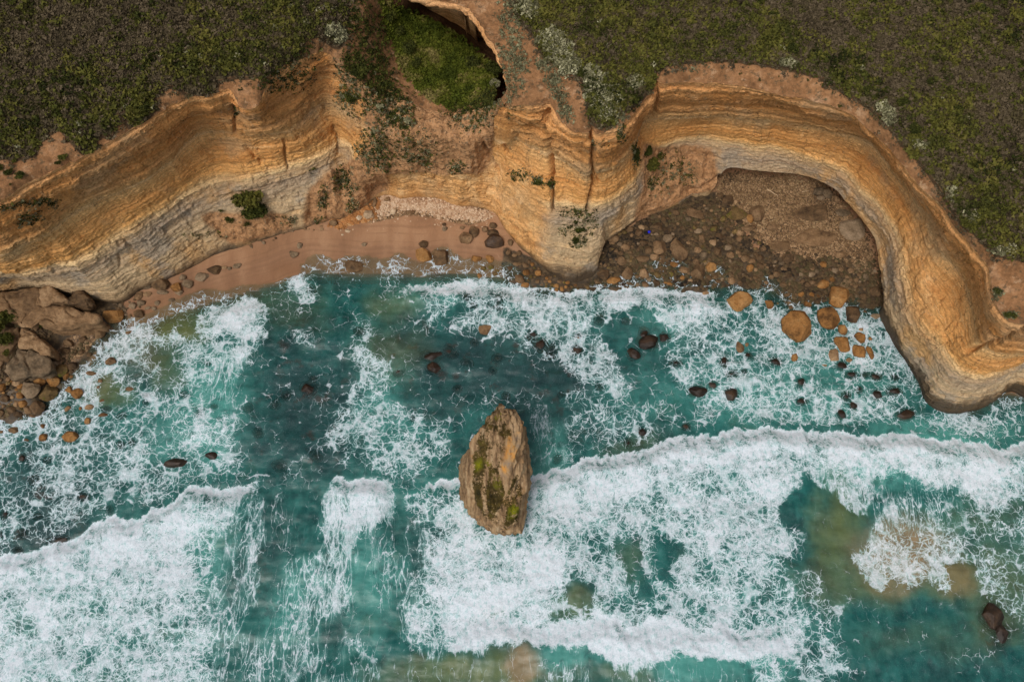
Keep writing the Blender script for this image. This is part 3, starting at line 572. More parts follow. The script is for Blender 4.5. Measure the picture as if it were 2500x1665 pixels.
PF([(1300,1180),(1500,1125),(1700,1085),(2000,1068),(2250,1085),(2500,1120),(2500,1220),(2300,1190),(2100,1150),(1900,1150),(1600,1200),(1400,1250),(1320,1250)], .88, 16)
PF([(1100,1320),(1290,1330),(1400,1300),(1400,1420),(1300,1500),(1100,1520),(1060,1400)], .90, 24)
PF([(1420,1320),(1560,1290),(1950,1290),(1960,1500),(1900,1530),(1700,1540),(1500,1530),(1380,1520),(1380,1420)], .66, 26)
EF(1545,1375,22,45,.10); EF(1580,1425,18,45,.10,-25); EF(1620,1375,26,40,.14); EF(1625,1405,14,30,.1,-25); EF(1400,1475,18,26,.12); EF(1425,1480,14,26,.12,20); EF(1450,1470,14,40,.2); EF(1540,1435,14,14,.2); EF(1655,1360,14,16,.16); EF(1860,1440,24,22,.35); EF(1640,1510,30,14,.3); EF(1385,1510,30,20,.45)
PF([(1960,1100),(1990,1170),(1990,1250),(1950,1350),(1930,1300),(1920,1200)], .55, 12)
# green and golden water at the right
PF([(1955,1170),(2020,1180),(2100,1210),(2160,1230),(2120,1300),(2090,1390),(2140,1420),(2230,1440),(2330,1470),(2400,1500),(2800,1500),(2800,1900),(2040,1900),(2080,1600),(2040,1480),(1990,1430),(1960,1330),(1910,1270)], .07, 10)
PF([(1940,1290),(1960,1340),(1990,1420),(2070,1480),(2080,1560),(2060,1640),(1990,1700),(1900,1900),(1880,1600),(1940,1560),(1960,1480),(1920,1380)], .40, 16)
PF([(1880,1100),(2050,1120),(2120,1180),(2110,1230),(2050,1240),(2030,1200),(1970,1180)], .74, 10)
PF([(2120,1160),(2200,1140),(2300,1180),(2400,1230),(2500,1260),(2800,1300),(2800,1500),(2480,1500),(2400,1450),(2330,1400),(2310,1440),(2220,1420),(2100,1400),(2085,1340),(2120,1290)], .44, 12)
PF([(2080,1350),(2100,1390),(2140,1412),(2175,1400),(2200,1425),(2225,1428),(2235,1390),(2280,1440),(2305,1460),(2312,1400),(2330,1330),(2310,1260),(2240,1200),(2180,1210),(2130,1260),(2105,1330)], .60, 5)
PF([(2312,1380),(2370,1370),(2380,1420),(2360,1460),(2310,1460)], .05, 8)
EF(2430,1520,45,75,.10); EF(2350,1590,60,20,.26,-10); EF(2250,1560,10,50,.25)
PF([(2400,1370),(2500,1360),(2500,1480),(2440,1460)], .42, 12)
# second breaker
PF([(1010,1560),(1080,1590),(1100,1600),(1350,1575),(1480,1590),(1550,1620),(1700,1595),(1770,1605),(1800,1640),(1820,1700),(1800,1900),(960,1900),(980,1620)], .25, 8)
PF([(1010,1560),(1090,1560),(1080,1620),(1020,1610)], .5, 8)
PF([(1340,1590),(1440,1600),(1470,1700),(1340,1700)], .50, 10)
PF([(1800,1590),(1870,1600),(1900,1700),(1830,1700)], .7, 12)
PF([(1091,1583),(1100,1560),(1117,1541),(1158,1513),(1200,1520),(1232,1517),(1328,1533),(1410,1523),(1468,1511),(1519,1526),(1599,1530),(1678,1526),(1710,1550),(1742,1523),(1806,1536),(1900,1533),(1937,1564),(1930,1600),(1870,1600),(1790,1600),(1740,1590),(1640,1600),(1560,1625),(1520,1620),(1480,1588),(1400,1574),(1300,1567),(1200,1586),(1130,1590)], 1.0, 3)
PF([(855,1592),(890,1582),(925,1592),(930,1602),(880,1600),(850,1605)], .9, 4)
PF([(740,1620),(790,1618),(790,1640),(740,1640)], .6, 6); EF(920,1630,14,22,.55); PF([(984,1440),(992,1440),(996,1660),(988,1660)], .62, 4); PF([(1045,1620),(1085,1640),(1090,1655),(1050,1640)], .5, 6)
# fronts: unbroken line of white
FR1 = [(-500,1440),(0,1359),(64,1358),(105,1334),(179,1321),(217,1293),(265,1269),(344,1267),(370,1248),(424,1235),(437,1213),(485,1195),(568,1189),(631,1184),(655,1202)]
FR2 = [(770,1240),(785,1210),(817,1184),(887,1168),(941,1170),(964,1197),(975,1235)]
FR3 = [(1000,1195),(1046,1176),(1115,1168),(1291,1176),(1343,1164),(1385,1148),(1423,1125),(1487,1116),(1567,1100),(1615,1081),(1662,1071),(1742,1071),(1790,1055),(1900,1052),(2023,1055),(2087,1068),(2167,1058),(2215,1058),(2278,1074),(2390,1084),(2438,1100),(2500,1093),(2900,1060)]
FR4 = [(1085,1600),(1091,1583),(1117,1541),(1158,1513),(1232,1519),(1328,1535),(1410,1525),(1468,1513),(1519,1528),(1599,1532),(1678,1528),(1710,1554),(1742,1525),(1806,1538),(1900,1535),(1937,1564),(1940,1600)]
FR5 = [(950,712),(1000,704),(1100,695),(1200,705),(1300,705),(1400,708),(1500,703),(1600,708),(1700,716),(1780,730)]
FR6 = [(490,800),(500,765),(560,735),(620,728),(660,750),(675,790)]
FR7 = [(700,1640),(740,1625),(790,1615),(850,1600),(890,1585),(930,1595),(940,1620)]
# -- stretched streaks behind the fronts
for p in ([(600,1210),(780,1190),(960,1200),(1040,1300),(1000,1600),(1060,1665),(1060,1900),(560,1900),(520,1500),(540,1300)], [(1000,1575),(1500,1590),(1800,1610),(1980,1900),(960,1900)], [(1950,1160),(2120,1170),(2350,1190),(2320,1300),(2150,1300),(1980,1330)], [(1280,980),(1380,980),(1360,1170),(1290,1170)], [(480,900),(600,880),(600,1000),(500,1000)]): PF(p, .8, 34, strk)
# -- milky aerated water
for a in [(520,1000,90,120,.7),(430,1060,120,70,.65),(930,960,70,120,.6),(700,1480,60,120,.6),(500,1330,50,100,.55),(900,1450,60,120,.65),(1560,960,60,60,.4),(1900,950,250,80,.6),(2300,1060,160,30,.8),(1330,1080,40,80,.7),(1250,840,60,60,.5),(1620,800,60,40,.5),(1700,1620,120,40,.9),(1380,1590,90,25,.8),(1880,1600,50,60,.8),(2120,1150,120,30,.7),(2000,1450,60,90,.45),(950,1180,180,25,.4),(2400,1430,30,40,.7),(1050,720,120,30,.55)]: EF(*a[:5], ch=milk, soft=.7)
PF([(600,880),(700,720),(830,690),(960,720),(1000,830),(850,960),(780,1170),(660,1180)], .08, 30, milk)
PF([(1950,1320),(2500,1420),(2500,1700),(2000,1700)], .10, 40, milk); PF([(660,1200),(780,1190),(740,1350),(680,1350)], .12, 14, milk)
# -- dark reef and weed below
for a in [(700,850,90,110,.45),(760,1020,120,130,.75),(640,1060,60,90,.6),(1010,830,70,60,.6),(1200,880,220,80,.85),(1330,930,120,70,.9),(1080,960,80,60,.6),(120,1200,130,100,.8),(90,1300,90,50,.9),(380,1060,60,40,.3),(1560,880,60,70,.45),(1500,1060,110,40,.45),(1340,760,60,30,.3),(1240,740,120,30,.5),(1900,850,220,100,.25),(1980,1380,30,40,.4),(240,1090,60,50,.35),(1040,1340,40,80,.6),(1330,1010,60,50,.6),(640,1330,50,120,.35),(350,900,60,60,.4),(2425,1530,40,70,.8)]: EF(*a[:5], ch=reef, soft=.8)
# -- olive and golden tints of sand in suspension
for a in [(430,800,90,36,.9),(270,945,40,30,.7),(400,900,40,50,.5),(620,740,80,30,.4),(960,740,60,26,.5),(960,850,90,60,.35),(700,760,80,50,.25),(1545,1390,30,40,.35),(1410,1490,60,30,.6),(2040,1300,50,140,.75),(2110,1400,140,60,.55),(2330,1420,70,50,.8),(2440,1400,110,80,.55),(1150,1640,200,40,.8),(1530,1640,60,30,.45),(2260,1560,140,40,.2),(1530,1090,70,30,.3),(2380,1260,130,40,.35),(1500,690,500,14,.2),(2430,1500,70,70,.4)]: EF(*a[:5], ch=olive, soft=.8)
for a in [(2200,1340,105,80,.8),(2330,1420,45,50,.42),(1270,1610,46,40,.7),(1195,1500,40,22,.35),(1240,1555,60,20,.3),(330,850,60,50,.3),(210,930,50,60,.25)]: EF(*a[:5], ch=tan_, soft=.6)

# -- mesh
wx = np.concatenate([np.linspace(-150, -94, 60, endpoint=False), np.linspace(-94, 112, 700, endpoint=False), np.linspace(112, 170, 40)])
wy = np.concatenate([np.linspace(-30, -3, 24, endpoint=False), np.linspace(-3, 86, 380, endpoint=False), np.linspace(86, 104, 24)])
WX, WY = np.meshgrid(wx, wy, indexing='ij')
jx = fbm(WX * .13, WY * .13, 1.5, 5, .6) * 1.9; jy = fbm(WX * .13, WY * .13, 7.5, 5, .6) * 2.2
wpx, wpy = pix(WX, WY, 0); qpx, qpy = pix(WX + jx, WY + jy, 0)
FALL = FR1 + FR2[1:] + FR3; PA_ = np.array([place(x, y, 0) for x, y in FALL]); PA_ = PA_[np.argsort(PA_[:, 0])]
yfa = np.interp(WX, PA_[:, 0], PA_[:, 1]); behind = sstep(-.6, .6, yfa - WY)
fm = sample(foam, qpx, qpy) * behind + sample(foam_in, qpx, qpy) * (1 - behind); fm = np.clip(fm + fbm(WX * .16, WY * .11, 3.7, 5, .6) * .16 * sstep(0, .25, fm) * sstep(1.02, .85, fm), 0, 1)
def front(line, amp, back, rise=3.2, wob=.9, z0=0.):
    P = np.array([place(x, y, z0) for x, y in line]); o = np.argsort(P[:, 0]); P = P[o]
    yf = np.interp(WX, P[:, 0], P[:, 1]) + fbm(WX * .22, 3.3, line[0][0] * .01, 4) * wob * 1.1 + np.abs(perlin(WX * .5, 8.1, .5)) * wob * 1.1 + np.abs(perlin(WX * 1.3, 5.1, .5)) * wob * .7
    endw = sstep(P[0, 0], P[0, 0] + 4, WX) * sstep(P[-1, 0], P[-1, 0] - 4, WX)
    d = yf - WY
    prof = sstep(0, rise, d) * np.exp(-np.maximum(d - rise, 0) / back) * endw * (WX > P[0, 0]) * (WX < P[-1, 0])
    return amp * prof, d, endw
hgt = np.zeros_like(WX); edge = np.zeros_like(WX)
for ln, amp, back in ((FR1, 1.0, 8), (FR2, 1.0, 6), (FR3, 1.05, 8), (FR4, .7, 4), (FR5, .8, 3), (FR6, .6, 5), (FR7, .9, 4)):
    a, d, ew = front(ln, amp, back); hgt += a
    white = sstep(-.05, .25, d) * sstep(2.6, .9, d) * ew
    if ln in (FR1, FR2, FR3, FR4, FR5): fm = np.maximum(fm, white * (.98 if ln is not FR5 else .9))
    clear = sstep(-1.8, -.2, d) * sstep(.05, -.05, d) * ew
    if ln in (FR1, FR2, FR3): fm = fm * (1 - .45 * clear)
swell = fbm(WX * .05, WY * .12, 4.4, 3) * .45 + fbm(WX * .18, WY * .4, 9.4, 3) * .16 * (1 - .6 * fm)
sdw = shore_d(WX, WY); shal = sstep(0, -6, sdw)
lump = fbm(WX * .9, WY * .9, 2.2, 4) * .15 * np.clip(fm, .1, 1) + ridge(WX * .33, WY * .33, 1.1, 3) * .10 * (1 - fm)
hgt = hgt * (.25 + .75 * shal) + (swell + lump) * (.08 + .92 * shal)
WZ = hgt + .05
depth = np.clip(WZ - ground_z(WX, WY), 0, 50)
clar = np.clip(.75 * np.exp(-np.maximum(-sdw, 0) / 2.2), 0, 1)
swash = sstep(5.0 + 1.5 * fbm(WX * .2, WY * .2, 3, 2), 0, sdw) * (sdw > 0)
fade_w = sstep(-.02, .10, depth)
foam_shore = np.exp(-((sdw - .3 - fbm(WX * .25, WY * .25, 12, 3) * 1.6) / .8) ** 2) * .55
swm = np.zeros_like(gxx)
for p in ([(740,660),(780,632),(820,640),(850,628),(900,632),(950,640),(985,615),(1030,650),(1070,610),(1100,606),(1140,640),(1200,640),(1240,650),(1290,690),(1290,720),(740,700)], [(225,860),(262,800),(320,780),(360,775),(420,745),(520,715),(640,690),(640,720),(420,790),(300,850),(220,900)], [(1440,690),(1520,670),(1600,650),(1640,640),(1700,680),(1760,650),(1780,700),(1440,720)], [(1860,660),(1920,700),(1960,740),(1860,740)], [(140,930),(160,900),(180,930),(160,960)]): paint(swm, poly_mask(p, 7), 1)
swa = sample(swm, *pix(WX + jx * .5, WY + jy * .5, 0)); fm = np.maximum(fm, foam_shore * (np.abs(sdw) < 5)); onsand = (sdw > -.5)
fm = np.where(onsand, np.maximum(fm * (sdw < 0), swa * (.40 + .22 * fbm(WX * .3, WY * .3, 2.2, 3))), fm)
WZ = np.where(onsand & (swa > .15), np.maximum(WZ, ground_z(WX, WY) + .035), WZ); fade_w = np.maximum(fade_w, sstep(.2, .6, swa) * .9); clar = np.where(onsand & (swa > .15), np.maximum(clar, .88), clar)
attrs = {'foam': fm, 'streak': sample(strk, wpx, wpy), 'milk': sample(milk, qpx, qpy), 'reef': sample(reef, qpx, qpy), 'tan': sample(tan_, qpx, qpy), 'olive': sample(olive, qpx, qpy), 'clear': clar, 'film': fade_w}
# leave out the water well inland
Fw = grid_faces(*WX.shape); keepv = (WZ > ground_z(WX, WY) - .25).ravel(); Fw = Fw[keepv[Fw].any(1)]
used = np.unique(Fw); remap = np.full(WX.size, -1); remap[used] = np.arange(len(used))

def sea_mat():
    t = NT('sea_water')
    fo, stv, mi, re, ta, ol, cl, fi = [t.attr(k) for k in ('foam', 'streak', 'milk', 'reef', 'tan', 'olive', 'clear', 'film')]
    sp = t.n('SeparateXYZ'); t.put(sp.inputs[0], t.pos); p0 = t.n('CombineXYZ', {0: sp.outputs[0], 1: sp.outputs[1]}).outputs[0]
    def pattern(p, seed):
        wa = t.noise(.42, 3, .55, vec=t.vadd(p, (seed, 0, 0)), color=True); wb = t.noise(2.0, 3, .6, vec=t.vadd(p, (0, seed, 0)), color=True)
        q = t.vadd(p, t.vadd(t.vmul(t.vadd(wa, (-.5, -.5, 0)), (3.4, 3.4, 0)), t.vmul(t.vadd(wb, (-.5, -.5, 0)), (.45, .45, 0))))
        e1 = t.voro(.58, vec=q, feature='DISTANCE_TO_EDGE', dim='2D'); e2 = t.voro(1.15, vec=t.vadd(q, (5, 3, 0)), feature='DISTANCE_TO_EDGE', dim='2D'); e3 = t.voro(2.7, vec=t.vadd(q, (1, 9, 0)), feature='DISTANCE_TO_EDGE', dim='2D')
        n = t.noise(.9, 7, .68, vec=p); n2 = t.noise(.22, 4, .6, vec=t.vadd(p, (33, 0, 0)))
        f_ = t.math('MAXIMUM', t.add(fo, t.mul(t.mul(t.add(t.mul(t.sub(n2, .5), 1.5), t.mul(t.sub(n, .5), .8)), t.lin(.0, .35, fo, .5, 1)), t.lin(.8, 1.0, fo, 1.0, .35))), 0)
        w1 = t.add(.001, t.mul(t.math('MAXIMUM', t.sub(f_, .12), 0), .16)); w2 = t.add(.001, t.mul(t.math('MAXIMUM', t.sub(f_, .28), 0), .26)); w3 = t.add(.001, t.mul(t.math('MAXIMUM', t.sub(f_, .48), 0), .50)); e4 = t.voro(5.6, vec=t.vadd(q, (7, 2, 0)), feature='DISTANCE_TO_EDGE', dim='2D'); w4 = t.add(.001, t.mul(t.math('MAXIMUM', t.sub(f_, .60), 0), .55))
        v = [t.math('MAXIMUM', t.sub(1.0, t.math('DIVIDE', e_, w_)), -1.0) for e_, w_ in ((e1, w1), (e2, w2), (e3, w3), (e4, w4))]
        o1 = t.voro(.58, vec=q, dim='2D'); o2 = t.voro(1.15, vec=t.vadd(q, (5, 3, 0)), dim='2D')
        u = [t.math('MINIMUM', t.mul(t.sub(o_, t.math('MAXIMUM', t.sub(a_, t.mul(f_, b_)), .12)), 5.0), .55) for o_, a_, b_ in ((o1, .92, .62), (o2, 1.0, .66))]
        v[0] = t.math('MAXIMUM', v[0], u[0]); v[1] = t.math('MAXIMUM', v[1], u[1])
        x = t.math('MAXIMUM', v[0], t.math('MAXIMUM', v[1], t.math('MAXIMUM', v[2], v[3])))
        x = t.add(t.add(x, t.mul(t.sub(n, .5), .7)), t.mul(t.math('MAXIMUM', t.sub(f_, .84), 0), 3.5))
        return t.sub(x, .12), n
    xa, na = pattern(p0, 0.0)
    xs, ns = pattern(t.vmul(p0, (1.15, .36, 1)), 40.0)
    x = t.mixf(stv, xa, xs)
    cov = t.step(-.05, .75, x); thin = t.mul(t.step(-.9, .3, x), t.mul(t.step(.15, .6, fo), .34))
    fine = t.noise(5.5, 5, .75, vec=p0)
    # water colour
    n1 = t.noise(.10, 4, .6, vec=p0); n2 = t.noise(.5, 5, .65, vec=t.vmul(p0, (1, .55, 1)))
    deep = t.mix(t.step(.35, .65, n1), srgb(2,56,54), srgb(8,82,78))
    mk = t.mul(t.math('ADD', mi, t.add(t.mul(t.sub(n2, .5), 1.1), t.mul(fo, .30)), clamp=True), .7)
    c = t.mix(mk, deep, srgb(88,166,154))
    mt = t.noise(.35, 6, .7, vec=t.vadd(p0, (70, 20, 0))); c = t.mix(t.mul(t.step(.50, .66, mt), .55), c, srgb(14,54,56)); c = t.mix(t.mul(t.step(.56, .70, t.noise(.16, 5, .65, vec=t.vadd(p0, (20, 90, 0)))), .35), c, srgb(60,92,70))
    rf = t.math('ADD', re, t.mul(t.sub(t.noise(.22, 6, .7, vec=p0), .5), t.mul(t.math('MINIMUM', re, .5), 3.0)), clamp=True)
    c = t.mix(t.mul(rf, .85), c, srgb(26,52,54)); 
    rb = t.mul(t.step(.55, .66, t.noise(.30, 5, .65, vec=t.vadd(p0, (11, 4, 0)))), t.math('MINIMUM', t.mul(re, 1.3), 1)); c = t.mix(t.mul(rb, .7), c, srgb(58,42,34))
    c = t.mix(t.mul(t.math('ADD', ol, t.mul(t.sub(n2, .5), t.mul(ol, 1.5)), clamp=True), .8), c, srgb(104,108,52))
    c = t.mix(t.mul(t.math('ADD', ta, t.mul(t.sub(n2, .5), t.mul(ta, 1.4)), clamp=True), .92), c, srgb(150,120,84))
    c = t.mix(thin, c, srgb(150,205,200))
    rip = t.noise(1.3, 6, .65, vec=t.vmul(p0, (.6, 1, 1))); nb = t.bump(t.add(rip, t.mul(fine, .15)), .22, .4)
    water = t.bsdf(c, .36, nb, .35)
    alpha = t.mul(t.math('SUBTRACT', 1.0, cl, clamp=True), fi)
    tr = t.n('BsdfTransparent', {'Color': (.86, .93, .9, 1)}).outputs[0]
    mx = t.n('MixShader'); t.put(mx.inputs[0], alpha); t.put(mx.inputs[1], tr); t.put(mx.inputs[2], water)
    fc = t.mix(t.step(.25, .75, fine), srgb(200,210,218), srgb(232,236,240)); fc = t.mix(t.mul(ta, .25), fc, srgb(226,206,190))
    ch = t.noise(1.5, 6, .72, vec=t.vmul(p0, (1, .7, 1))); fc = t.mix(t.mul(t.step(.50, .36, ch), .62), fc, srgb(138,188,186)); fc = t.mix(t.mul(t.step(.52, .42, t.noise(3.6, 4, .7, vec=p0)), .30), fc, srgb(150,178,184))  # teal-grey shadows of the churned foam painted into its colour
    fb = t.bump(t.add(t.mul(na, .9), t.mul(fine, .3)), .45, .35)
    fs = t.bsdf(fc, .8, fb, .2)
    m2 = t.n('MixShader'); t.put(m2.inputs[0], t.mul(t.mul(cov, t.lin(0, .9, x, .70, 1.0)), t.step(0, .3, fi))); t.put(m2.inputs[1], mx.outputs[0]); t.put(m2.inputs[2], fs)
    return t.end(m2.outputs[0])
def build_sea():
    V = np.stack([WX, WY, WZ], -1).reshape(-1, 3)[used]
    a = {k: v.ravel()[used] for k, v in attrs.items()}
    tag(obj('sea', mesh_np('sea', V, remap[Fw], sea_mat(), a)), kind='structure')
# ================================================================== SEA STACK
def stack_mat():
    t = NT('stack_rock'); g = t.attr('moss')
    n = t.noise(.35, 5, .65); f = t.noise(3, 6, .72); st = t.noise(1.0, 4, .65, vec=t.vmul(t.pos, (1.6, .16, .5)))
    c = t.ramp(st, [(.28, srgb(78,62,44)),(.42, srgb(138,110,80)),(.55, srgb(172,142,106)),(.7, srgb(190,164,130))])
    c = t.mix(t.mul(t.step(.56, .66, n), .6), c, srgb(190,142,92))
    c = t.mix(t.attr('ochre'), c, t.ramp(n, [(.3, srgb(128,120,112)),(.5, srgb(176,140,96)),(.6, srgb(208,142,60))]))
    mm = t.step(.42, .62, t.add(t.mul(g, .80), t.add(t.mul(t.sub(f, .5), 1.3), t.mul(t.sub(n, .5), 1.5))))
    mc = t.ramp(t.noise(.8, 6, .72, vec=t.vadd(t.pos, (3, 8, 0))), [(.3, srgb(34,32,16)),(.45, srgb(64,54,26)),(.58, srgb(90,74,36)),(.7, srgb(84,84,26))])
    mc = t.mix(t.attr('bright'), mc, t.mix(t.step(.35, .65, f), srgb(96,98,14), srgb(132,128,26)))
    c = t.mix(mm, c, mc)
    c = t.mix(t.mul(t.step(.60, .68, f), .5), c, srgb(66,54,38)); c = t.mix(t.mul(t.step(.40, .30, f), .45), c, srgb(206,186,156))
    sp = t.n('SeparateXYZ'); t.put(sp.inputs[0], t.pos); wet = t.step(1.6, .3, sp.outputs[2]); c = t.mix(t.mul(wet, .7), c, srgb(92,66,40))
    return t.end(t.bsdf(c, .92, t.bump(t.add(t.mul(f, .7), t.add(n, t.mul(st, .6))), .9, .35), .15))
def build_stack():
    base = [(1206,1316),(1190,1303),(1161,1281),(1140,1262),(1122,1240),(1113,1226),(1117,1195),(1126,1150),(1136,1120),(1152,1092),(1178,1075),(1215,1068),(1250,1075),(1272,1095),(1284,1130),(1290,1180),(1289,1220),(1284,1262),(1279,1290),(1273,1316),(1258,1311),(1241,1309),(1225,1313)]
    top = [(1212,1282,8),(1196,1268,9),(1175,1250,10),(1158,1232,10.5),(1146,1212,11),(1137,1190,11.5),(1136,1150,13),(1142,1105,14.5),(1150,1072,16),(1166,1040,17),(1190,1014,18),(1206,990,18.5),(1219,976,19),(1238,988,19),(1264,989,19),(1281,1026,18),(1286,1087,16.5),(1287,1140,14),(1286,1190,12),(1281,1240,9.5),(1268,1280,8),(1248,1288,7.5),(1230,1285,8)]
    # same walk round both outlines, clockwise from the south point
    def ring(pts, n, zdef):
        P = np.array([(*place(p[0], p[1], p[2] if len(p) > 2 else zdef), p[2] if len(p) > 2 else zdef) for p in pts] ); P = np.vstack([P, P[:1]])
        L = np.r_[0, np.cumsum(np.linalg.norm(np.diff(P[:, :2], axis=0), axis=1))]; L /= L[-1]
        return np.stack([np.interp(np.linspace(0, 1, n, endpoint=False), L, P[:, k]) for k in range(3)], 1)
    n = 220; B = ring(base, n, 0.); T = ring(top, n, 0.)
    cen = np.stack([np.interp(np.linspace(0, 1, n), [0, 1], [1, 1])] * 3, 1)
    ax0 = np.array([*place(1235, 1262, 9.5), 10.5]); ax1 = np.array([*place(1232, 1010, 19.5), 19.8])
    # ridge line of the back: each rim point looks to its nearest point of the ridge
    tt = np.clip(((T - ax0) @ (ax1 - ax0)) / ((ax1 - ax0) @ (ax1 - ax0)), 0, 1); C = ax0 + tt[:, None] * (ax1 - ax0); C[:, 2] += .8
    rows = []
    low = B.copy(); low[:, 2] = -4; cb = B.mean(0); low[:, :2] += (B - cb)[:, :2] * .08
    for k in range(6): t = k / 6; rows.append(low * (1 - t) + B * t)
    for k in range(34):
        t = k / 34; P = B * (1 - t) + T * t; P[:, :2] += (T - cb)[:, :2] * .05 * math.sin(t * math.pi); rows.append(P)
    for k in range(47):
        t = k / 46; P = T * (1 - t) + C * t; P[:, 2] = T[:, 2] * (1 - t) + C[:, 2] * t + 1.0 * math.sin(t * math.pi) ; rows.append(P)
    G = np.stack(rows, 1); G = np.concatenate([G, G[:1]], 0)
    N = normals(G); N[0] = N[-1] = (N[0] + N[-1]) / 2
    out = G - G.mean((0, 1)); N = np.where((np.sum(N * out, -1) < 0)[..., None], -N, N)
    X, Y, Z = G[..., 0], G[..., 1], G[..., 2]
    d = fbm(X * .28, Y * .1, Z * .3, 4) * .8 + fbm(X * 1.3, Y * .6, Z * 1.6, 4) * .42 + ridge(X * .40, Y * .07, 3, 3) * .55 - 1.0 + perlin(Z * 1.0, .5, X * .1) * .35
    ax_w = sstep(G.shape[1] - 22, G.shape[1] - 6, np.arange(G.shape[1]))[None, :, None]; N = N * (1 - ax_w) + np.array([0, 0, 1.]) * ax_w
    G = G + N * (d * sstep(-4, 0, Z))[..., None]
    ix, iy = pix(G[..., 0], G[..., 1], G[..., 2])
    mo = np.zeros_like(gxx); br = np.zeros_like(gxx); oc = np.zeros_like(gxx)
    # traced on a finer map of its own
    def pm(poly, r=6.5):
        d_ = seg_dist(ix, iy, poly + [poly[0]]); s_ = inside(poly, ix, iy); return sstep(-r, r, np.where(s_, d_, -d_))
    moss = np.zeros_like(ix) + .50 * pm([(1200,1005),(1222,985),(1255,1000),(1262,1060),(1240,1130),(1272,1160),(1280,1230),(1268,1280),(1230,1296),(1196,1280),(1165,1245),(1148,1190),(1148,1130),(1168,1060)])
    for p, v in (([(1192,1010),(1204,990),(1222,990),(1232,1000),(1228,1030),(1246,1040),(1258,1000),(1252,1050),(1240,1075),(1222,1090),(1196,1120),(1170,1140),(1150,1130),(1160,1080)], .62),
                 ([(1155,1120),(1176,1110),(1190,1140),(1176,1200),(1186,1260),(1196,1275),(1180,1262),(1160,1230),(1150,1190)], .8),
                 ([(1192,1140),(1218,1145),(1226,1165),(1236,1200),(1222,1240),(1204,1268),(1192,1262),(1184,1200)], .95),
                 ([(1262,1155),(1270,1158),(1245,1210),(1234,1205)], .95), ([(1236,1240),(1250,1230),(1268,1234),(1272,1250),(1258,1275),(1238,1290),(1228,1280)], .95),
                 ([(1252,1205),(1276,1195),(1276,1225),(1250,1232)], .45)): moss = np.maximum(moss, pm(p) * v)
    bri = np.maximum.reduce([pm([(1243,1240),(1256,1232),(1270,1236),(1268,1255),(1250,1265),(1240,1268)]), pm([(1158,1130),(1175,1118),(1178,1140),(1162,1150)]) , pm([(1184,1128),(1196,1120),(1202,1130),(1192,1140)]), pm([(1204,1010),(1230,1008),(1226,1022),(1208,1022)]) * .8, pm([(1205,1160),(1225,1160),(1224,1190),(1208,1190)]) * .5])
    och = np.maximum(pm([(1240,1070),(1254,1066),(1266,1052),(1268,1080),(1262,1110),(1250,1130),(1246,1150),(1236,1166),(1226,1160),(1224,1130),(1234,1110)]), 0)
    me = mesh_np('sea_stack', G.reshape(-1, 3), grid_faces(*G.shape[:2]), stack_mat(), {'moss': moss * (1 - och), 'bright': bri, 'ochre': och})
    tag(obj('sea_stack', me), 'tall narrow tan sea stack with mossy green back standing alone in the surf', 'sea stack')

# ================================================================== ROCKS
rng = random.Random(11)
def ico(sub):
    t = (1 + 5 ** .5) / 2
    V = [(-1,t,0),(1,t,0),(-1,-t,0),(1,-t,0),(0,-1,t),(0,1,t),(0,-1,-t),(0,1,-t),(t,0,-1),(t,0,1),(-t,0,-1),(-t,0,1)]
    V = [np.array(v) / np.linalg.norm(v) for v in V]
    Fc = [(0,11,5),(0,5,1),(0,1,7),(0,7,10),(0,10,11),(1,5,9),(5,11,4),(11,10,2),(10,7,6),(7,1,8),(3,9,4),(3,4,2),(3,2,6),(3,6,8),(3,8,9),(4,9,5),(2,4,11),(6,2,10),(8,6,7),(9,8,1)]
    for _ in range(sub):
        c = {}; F2 = []
        def mid(a, b):
            k = (min(a, b), max(a, b))
            if k not in c: v = V[a] + V[b]; V.append(v / np.linalg.norm(v)); c[k] = len(V) - 1
            return c[k]
        for a, b, d in Fc:
            x, y, z = mid(a, b), mid(b, d), mid(d, a); F2 += [(a, x, z), (b, y, x), (d, z, y), (x, y, z)]
        Fc = F2
    return np.array(V), np.array(Fc)
ICO = {k: ico(k) for k in (0, 1, 2, 3, 4)}
def rock_shape(sub, seed, cuts=13, rough=.05, flat=.0):
    r = np.random.RandomState(seed); V, Fc = ICO[sub]; V = V.copy()
    for _ in range(cuts):
        n = r.normal(size=3); n[2] = abs(n[2]) * (1.5 if flat else 1) ; n /= np.linalg.norm(n); d = r.uniform(.50, .80)
        if flat and _ == 0: n = np.array([r.uniform(-.2,.2), r.uniform(-.2,.2), 1]); n /= np.linalg.norm(n); d = .5
        k = V @ n; m = k > d; V[m] -= (k[m] - d)[:, None] * n * .93
    s = seed * 1.37
    V *= (1 + fbm(V[:, 0] * 1.3 + s, V[:, 1] * 1.3, V[:, 2] * 1.3, 3) * .07 + fbm(V[:, 0] * 5 + s, V[:, 1] * 5, V[:, 2] * 5, 3) * rough)[:, None]
    V -= (V.max(0) + V.min(0)) / 2; V /= (V.max(0) - V.min(0)) / 2
    return V, Fc
